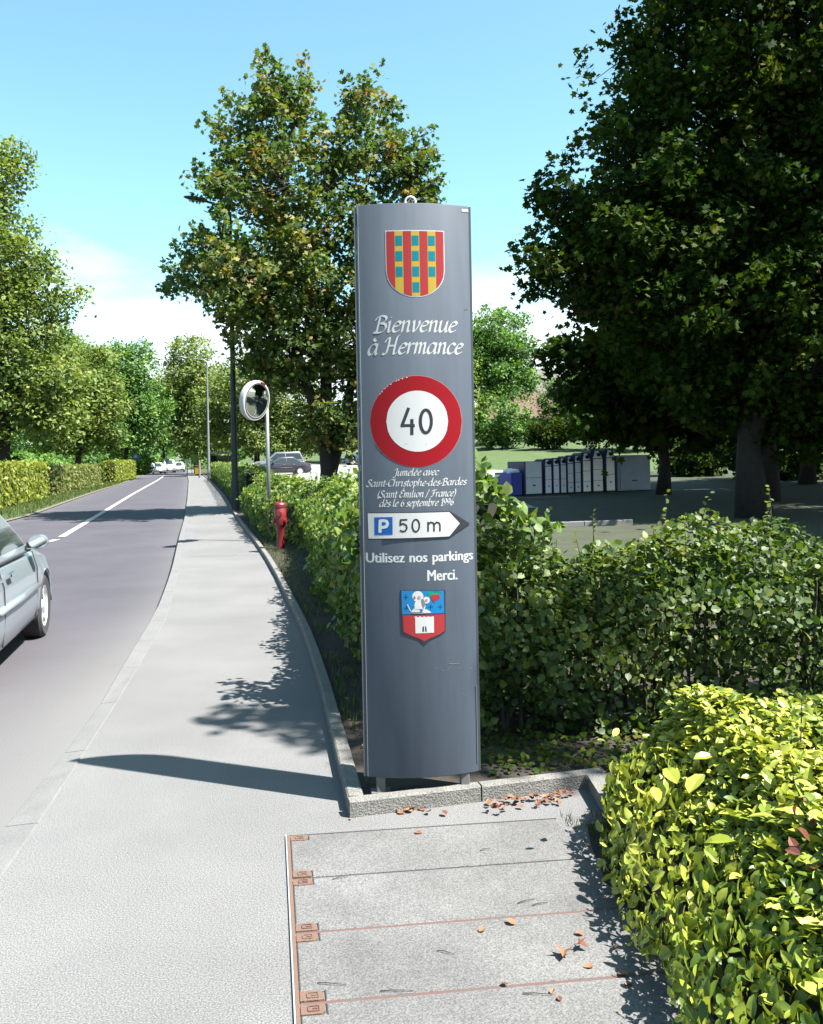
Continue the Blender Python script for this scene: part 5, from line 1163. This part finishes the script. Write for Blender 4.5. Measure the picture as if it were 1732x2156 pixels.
# left of the road
def tree_px(name, lab, x, D, z0, H, tr, bl, nc, per, leaf, m_, seed, grp, sp=.6, tm=T_DIAMOND, **kw):
    p = P(x, 960, D); return make_tree(name, lab, (p.x, D, z0), H, tr, [BL(*q[:4], D, q[4] if len(q) > 4 else None) for q in bl], nc, per, leaf, m_, tm, seed, spread=sp, shoot=sp * 1.6, limbs=7, group=grp, **kw)
GRPL = 'trees across the road'
tree_px('lime_tree', 'tall olive green tree at the bend across the road', 10, 44, 0, 16, .35, [(-20, 380, 60, 80), (-70, 480, 120, 150), (30, 560, 75, 90), (85, 625, 70, 50), (10, 690, 110, 100), (-120, 700, 120, 200), (60, 790, 110, 90), (-30, 860, 120, 80), (120, 850, 70, 70), (20, 340, 22, 40)], 756, 58, 0.238, G3, 41, GRPL, .55)
tree_px('lime_tree', 'olive brown tree above the second clipped hedge', 165, 66, 0, 12, .28, [(165, 800, 80, 80), (110, 850, 70, 80), (205, 860, 60, 80), (150, 900, 90, 50)], 445, 58, 0.277, G3, 42, GRPL, .6)
tree_px('ash_tree', 'fresh green feathery tree beside the road bend', 265, 84, 0, 13, .28, [(270, 790, 62, 70), (225, 840, 60, 80), (300, 860, 50, 75), (250, 900, 80, 60)], 445, 60, 0.304, G4, 43, GRPL, .6)
tree_px('ash_tree', 'tall thin topped tree behind the fresh green one', 120, 90, 0, 14, .28, [(120, 760, 55, 60), (90, 820, 70, 70), (190, 770, 40, 50)], 270, 52, 0.330, G4, 44, GRPL, .7)
GRPF = 'trees at the far end of the road'
tree_px('lime_tree', 'pale olive tree beside the far lamp post', 415, 108, 0, 15, .3, [(400, 790, 60, 80), (440, 850, 60, 80), (380, 860, 45, 60), (425, 920, 60, 45)], 432, 58, 0.343, G3, 45, GRPF, .7)
tree_px('lime_tree', 'olive tree behind the traffic mirror in the car park', 540, 96, .9, 14, .28, [(530, 830, 80, 90), (600, 850, 70, 90), (480, 880, 60, 70), (560, 920, 90, 40), (640, 900, 60, 60)], 567, 60, 0.330, G3, 46, GRPF, .7)
tree_px('lime_tree', 'green wooded crown closing the end of the road', 345, 150, 0, 14, .3, [(350, 860, 50, 70), (330, 900, 50, 50), (390, 890, 50, 50)], 270, 58, 0.429, G4, 47, GRPF, .9)
tree_px('lime_tree', 'grey green tree far behind the road bend', 300, 170, 0, 18, .3, [(300, 850, 60, 70), (250, 870, 60, 70), (200, 860, 80, 80), (120, 880, 80, 80), (40, 880, 90, 80)], 351, 58, 0.495, G4, 48, GRPF, 1.0)
# park trees right of the pylon
GRPR = 'trees on the park lawn'
tree_px('linden_tree', 'rounded tree with yellowing patches right of the pylon', 1055, 100, 1.8, 17, .35, [(1050, 705, 62, 62), (1010, 760, 60, 70), (1085, 770, 45, 60), (1040, 800, 80, 50), (960, 740, 70, 90)], 567, 63, 0.330, G4, 49, GRPR, .65)
tree_px('linden_tree', 'low tree in front of the cream house', 1180, 105, 2.0, 10, .2, [(1180, 850, 50, 50), (1225, 830, 60, 70), (1290, 820, 70, 90)], 351, 58, 0.317, G4, 50, GRPR, .6)
tree_px('linden_tree', 'broad tree hidden behind the pylon', 870, 92, 1.6, 13, .3, [(870, 800, 120, 110), (800, 870, 80, 70), (950, 860, 70, 70)], 405, 58, 0.330, G3, 51, GRPR, .7)
def bush(lab, x, ybase, D, rx, ry, n, leaf, m_, seed, zfn, grp):
    p = P(x, ybase, D); z = zfn(p.x, D); k = D / F
    return make_tree('bush', lab, (p.x, D, z - .05), ry * 1.2 * k, .06, [(p.x, D, z + ry * k, rx * k, rx * k, ry * k), (p.x + rx * k * .4, D - .3, z + ry * k * .7, rx * k * .7, rx * k * .6, ry * k * .7), (p.x - rx * k * .45, D - .2, z + ry * k * .6, rx * k * .6, rx * k * .6, ry * k * .6)], n, 34, leaf, m_, T_DIAMOND, seed, spread=.4, shoot=.5, limbs=3, group=grp, cat='bush', shell=.75)
bush('rounded green bush on the lawn right of the pylon', 1056, 940, 92, 56, 54, 150, .34, G4, 61, z_bank, 'bushes on the park lawn')
bush('loose dark bush beside the rounded one', 1155, 935, 88, 45, 33, 110, .34, G2, 62, z_bank, 'bushes on the park lawn')
bush('deep green bush behind the recycling containers', 1260, 940, 84, 60, 58, 130, .36, G2, 63, z_bank, 'bushes on the park lawn')
bush('shaded bush below the slim trunked tree', 1360, 950, 80, 70, 65, 130, .36, G2, 64, z_bank, 'bushes on the park lawn')
bush('sunlit bush glimpsed between the dark trunks', 1515, 945, 72, 50, 40, 90, .34, G4, 65, z_bank, 'bushes on the park lawn')
bush('very dark bush behind the big maple trunk', 1640, 990, 46, 120, 70, 170, .3, G2, 66, lambda x, y: .05, 'bushes in the shade')
bush('very dark bush under the shade tree', 1450, 985, 52, 60, 45, 110, .3, G2, 67, lambda x, y: .05, 'bushes in the shade')
for k, (x, D, rx, ry, m_) in enumerate(((60, 56, 70, 34, G4), (160, 74, 60, 32, G4), (225, 90, 50, 32, G2), (296, 108, 18, 24, G4), (-40, 46, 80, 40, G2))):
    bush(('low bush over the bright clipped hedge', 'low bush over the olive clipped hedge', 'dark bush over the far clipped hedge', 'shrub by the blue road sign', 'dark undergrowth below the tall olive tree')[k], x, 975, D, rx, ry, 110, .3, m_, 70 + k, lambda x, y: .0, 'undergrowth across the road')
make_tree('bush', 'bush tucked behind the pylon, its shade dappling the pavement', (.02, 5.85, .04), 1.9, .03, [(.0, 5.85, 1.45, .27, .35, .5), (-.02, 5.75, 1.0, .3, .35, .4)], 42, 30, .075, GM, T_BROAD, 97, spread=.09, shoot=.28, limbs=4, cat='bush')
# sapling
sp_ = P(1238, 948, 70); tree_px('sapling', 'thin pale stemmed sapling on the park lawn', 1237, 70, z_bank(sp_.x, 70), 2.6, .05, [(1236, 880, 22, 22)], 24, 20, .25, G4, 75, None, .25, bark=M['lamp_pale'])

# ------------------------------------------------------------------ grass tufts, weeds, fallen leaves
T_BLADE = (np.array([(-.05, 0, 0), (.05, 0, 0), (.03, .55, .06), (0, 1, .22)]), [(0, 1, 2), (0, 2, 3)])
rng = np.random.default_rng(5)
def tufts(name, pts, h, seed, m_=GG, label='short rough grass'):
    rg = np.random.default_rng(seed); n = len(pts); nr = rg.normal(size=(n, 3)) * np.array([1, 1, .15])
    o = leaves_mesh(name, pts, nr, h * (.5 + rg.random(n)), rg.random(n), T_BLADE, m_, None, rg, up=0, axis=np.tile(np.array([0, 0, 2.2]), (n, 1)))
    return tag(o, label, 'grass', kind='stuff')
n = 4200; yy = 4.25 + rng.random(n) ** 1.6 * 16; xx = np.array([x_bed(y) for y in yy]) + .09 + np.abs(rng.normal(size=n)) * .28
keep = (np.sin(yy * 2.1 + 1) + np.sin(yy * 5.3 + xx * 4) > -.2) | (yy > 9); tufts('bed_grass', np.stack([xx, yy, np.full(n, .05)], 1)[keep], .055, 6, label='patchy grass and weeds along the bed kerb')
n = 16000; yy = 24 + rng.random(n) * 55; xx = np.array([x_left(y) for y in yy]) - .1 - rng.random(n) * 3.0; tufts('verge_grass', np.stack([xx, yy, np.full(n, -.05)], 1), .14, 7, label='short grass between the road and clipped hedges')
n = 2600; xx = .30 + rng.random(n) * 3.2; yy = 4.32 + rng.random(n) * .75 + np.maximum(0, xx) * .05
gc_ = leaves_mesh('ground_cover', np.stack([xx, yy, .05 + rng.random(n) * .05], 1), rng.normal(size=(n, 3)) * .5 + np.array([0, -.2, 1]), .022 + .022 * rng.random(n), rng.random(n), T_BROAD, G2, None, rng); tag(gc_, 'low dark leafy weeds under the park hedge', 'ground cover', kind='stuff')
n = 700; a_ = rng.random(n) * .3 + 1.18; b_ = rng.random(n) * 1.9; tufts('strip_weeds', np.stack([A0s.x + e_ws.x * a_ + e_ls.x * b_, A0s.y + e_ws.y * a_ + e_ls.y * b_, np.full(n, .008)], 1), .04, 10, G2, 'sparse weeds in the dirt beside the cover slabs')
n = 9000; xx = -1 + rng.random(n) * 8; yy = 6.2 + rng.random(n) * 4; tufts('lawn_grass', np.stack([xx, yy, np.full(n, .045)], 1)[xx > np.array([x_bed(y) + 1.6 for y in yy])], .09, 9, label='grass behind the park hedge')
DRY = leaf_mat('dry_leaf', [(.17, .06, .035), (.27, .11, .05), (.36, .20, .10), (.20, .045, .03)], .15, .7, obj_random=True, tcol=(1.3, 1, .7))
T_CURL = (np.array([(0, 0, 0), (.3, .2, .12), (.36, .5, .22), (.18, .8, .2), (0, 1, .16), (-.18, .8, .2), (-.36, .5, .22), (-.3, .2, .12), (0, .4, .0), (0, .7, .06)]), T_OVAL[1])
me_dry = bpy.data.meshes.new('fallen_leaf'); me_dry.from_pydata([tuple(v) for v in T_CURL[0]], [], T_CURL[1]); me_dry.materials.append(DRY)
me_dry2 = bpy.data.meshes.new('fallen_maple_leaf'); me_dry2.from_pydata([(x * 1.0, y, .10 + .75 * abs(x) ** 1.5 - .35 * y * y + .35 * y) for x, y, z in T_MAPLE[0]], [], T_MAPLE[1]); me_dry2.materials.append(DRY)
rl = random.Random(12)
def fallen(p, s, lab, grp, me, zoff=.001):
    o = bpy.data.objects.new('fallen_leaf', me); COL.objects.link(o); o.location = p + Vector((0, 0, zoff + .004)); o.scale = (s * .85, s * .85, s * .85)
    o.rotation_euler = (rl.uniform(-.25, .25), rl.uniform(-.25, .25), rl.uniform(0, 6.28)); return tag(o, lab, 'leaf', grp)
for k in range(56):                                   # drift against the kerb corner
    t_ = rl.betavariate(1.6, 1.3); x = 1010 + 200 * t_; y0 = 1700 - (x - 1010) * .11; p = G(x + rl.uniform(-6, 6), y0 + rl.uniform(-8, 26) * rl.random())
    fallen(p, rl.uniform(.025, .05), 'dry reddish leaf in the drift against the bed kerb', 'leaf drift by the kerb', me_dry if k % 3 else me_dry2, .004 + .02 * rl.random())
for k in range(16):
    p = G(790 + rl.random() * 110, 1712 - rl.random() * 10); fallen(p, rl.uniform(.025, .05), 'pale tan leaf lying along the front of the bed kerb', 'tan leaves along the kerb', me_dry, .004)
for x, y, s, lab in ((1190, 2012, .062, 'large curled red brown leaf on the cover slabs'), (1212, 2000, .05, 'second curled red leaf touching the large one')):
    fallen(G(x, y), s, lab, None, me_dry2, .012)
for x, y in ((872, 1757), (1085, 1953), (1160, 2100), (1180, 2115), (1228, 1975), (1290, 2000), (1300, 2055), (1070, 2080), (1008, 1968), (940, 1720), (580, 1226), (740, 1724), (1250, 2040), (1330, 2075)):
    fallen(G(x, y), rl.uniform(.022, .05), 'small dry brown leaf lying alone on the ground', 'scattered dry leaves', me_dry, .008)
for k in range(46):
    a_ = rl.random() * .26; p = A0s + e_ws * (1.19 + a_) + e_ls * (rl.random() * 1.5)
    fallen(p, rl.uniform(.02, .05), 'dry leaf in the dirt between the cover slabs and golden hedge', 'leaves in the dirt strip', me_dry if k % 4 else me_dry2, .014)
for k in range(60):
    x = rl.uniform(640, 765); y = rl.uniform(1330, 1610); p = G(x, y, .06)
    if p.x > x_bed(p.y) + .12: fallen(p, rl.uniform(.025, .05), 'dry leaf on the bare soil left of the pylon', 'leaves on the bed soil', me_dry, .003)

# thin twigs lying on the slabs and pavement
rt = random.Random(21)
for k, (x, y, L, a) in enumerate(((800, 2085, .10, -.2), (668, 2068, .09, -.35), (1100, 2090, .09, -.3), (1090, 1900, .07, .2), (1120, 1905, .06, .1), (920, 2000, .06, -.6), (1010, 1790, .05, .2), (700, 1850, .06, .1))):
    p = G(x, y, .012); pts = [(0, 0, 0), (L * .4 * math.cos(a), L * .4 * math.sin(a) + .006, .003), (L * math.cos(a + .2), L * math.sin(a + .2), .0)]
    o = MB().tube(pts, [.0018, .0015, .0008], 5).obj('twig', M['twig']); o.location = p; tag(o, 'thin dark dry twig lying on the concrete cover slabs', 'twig', 'twigs on the slabs')
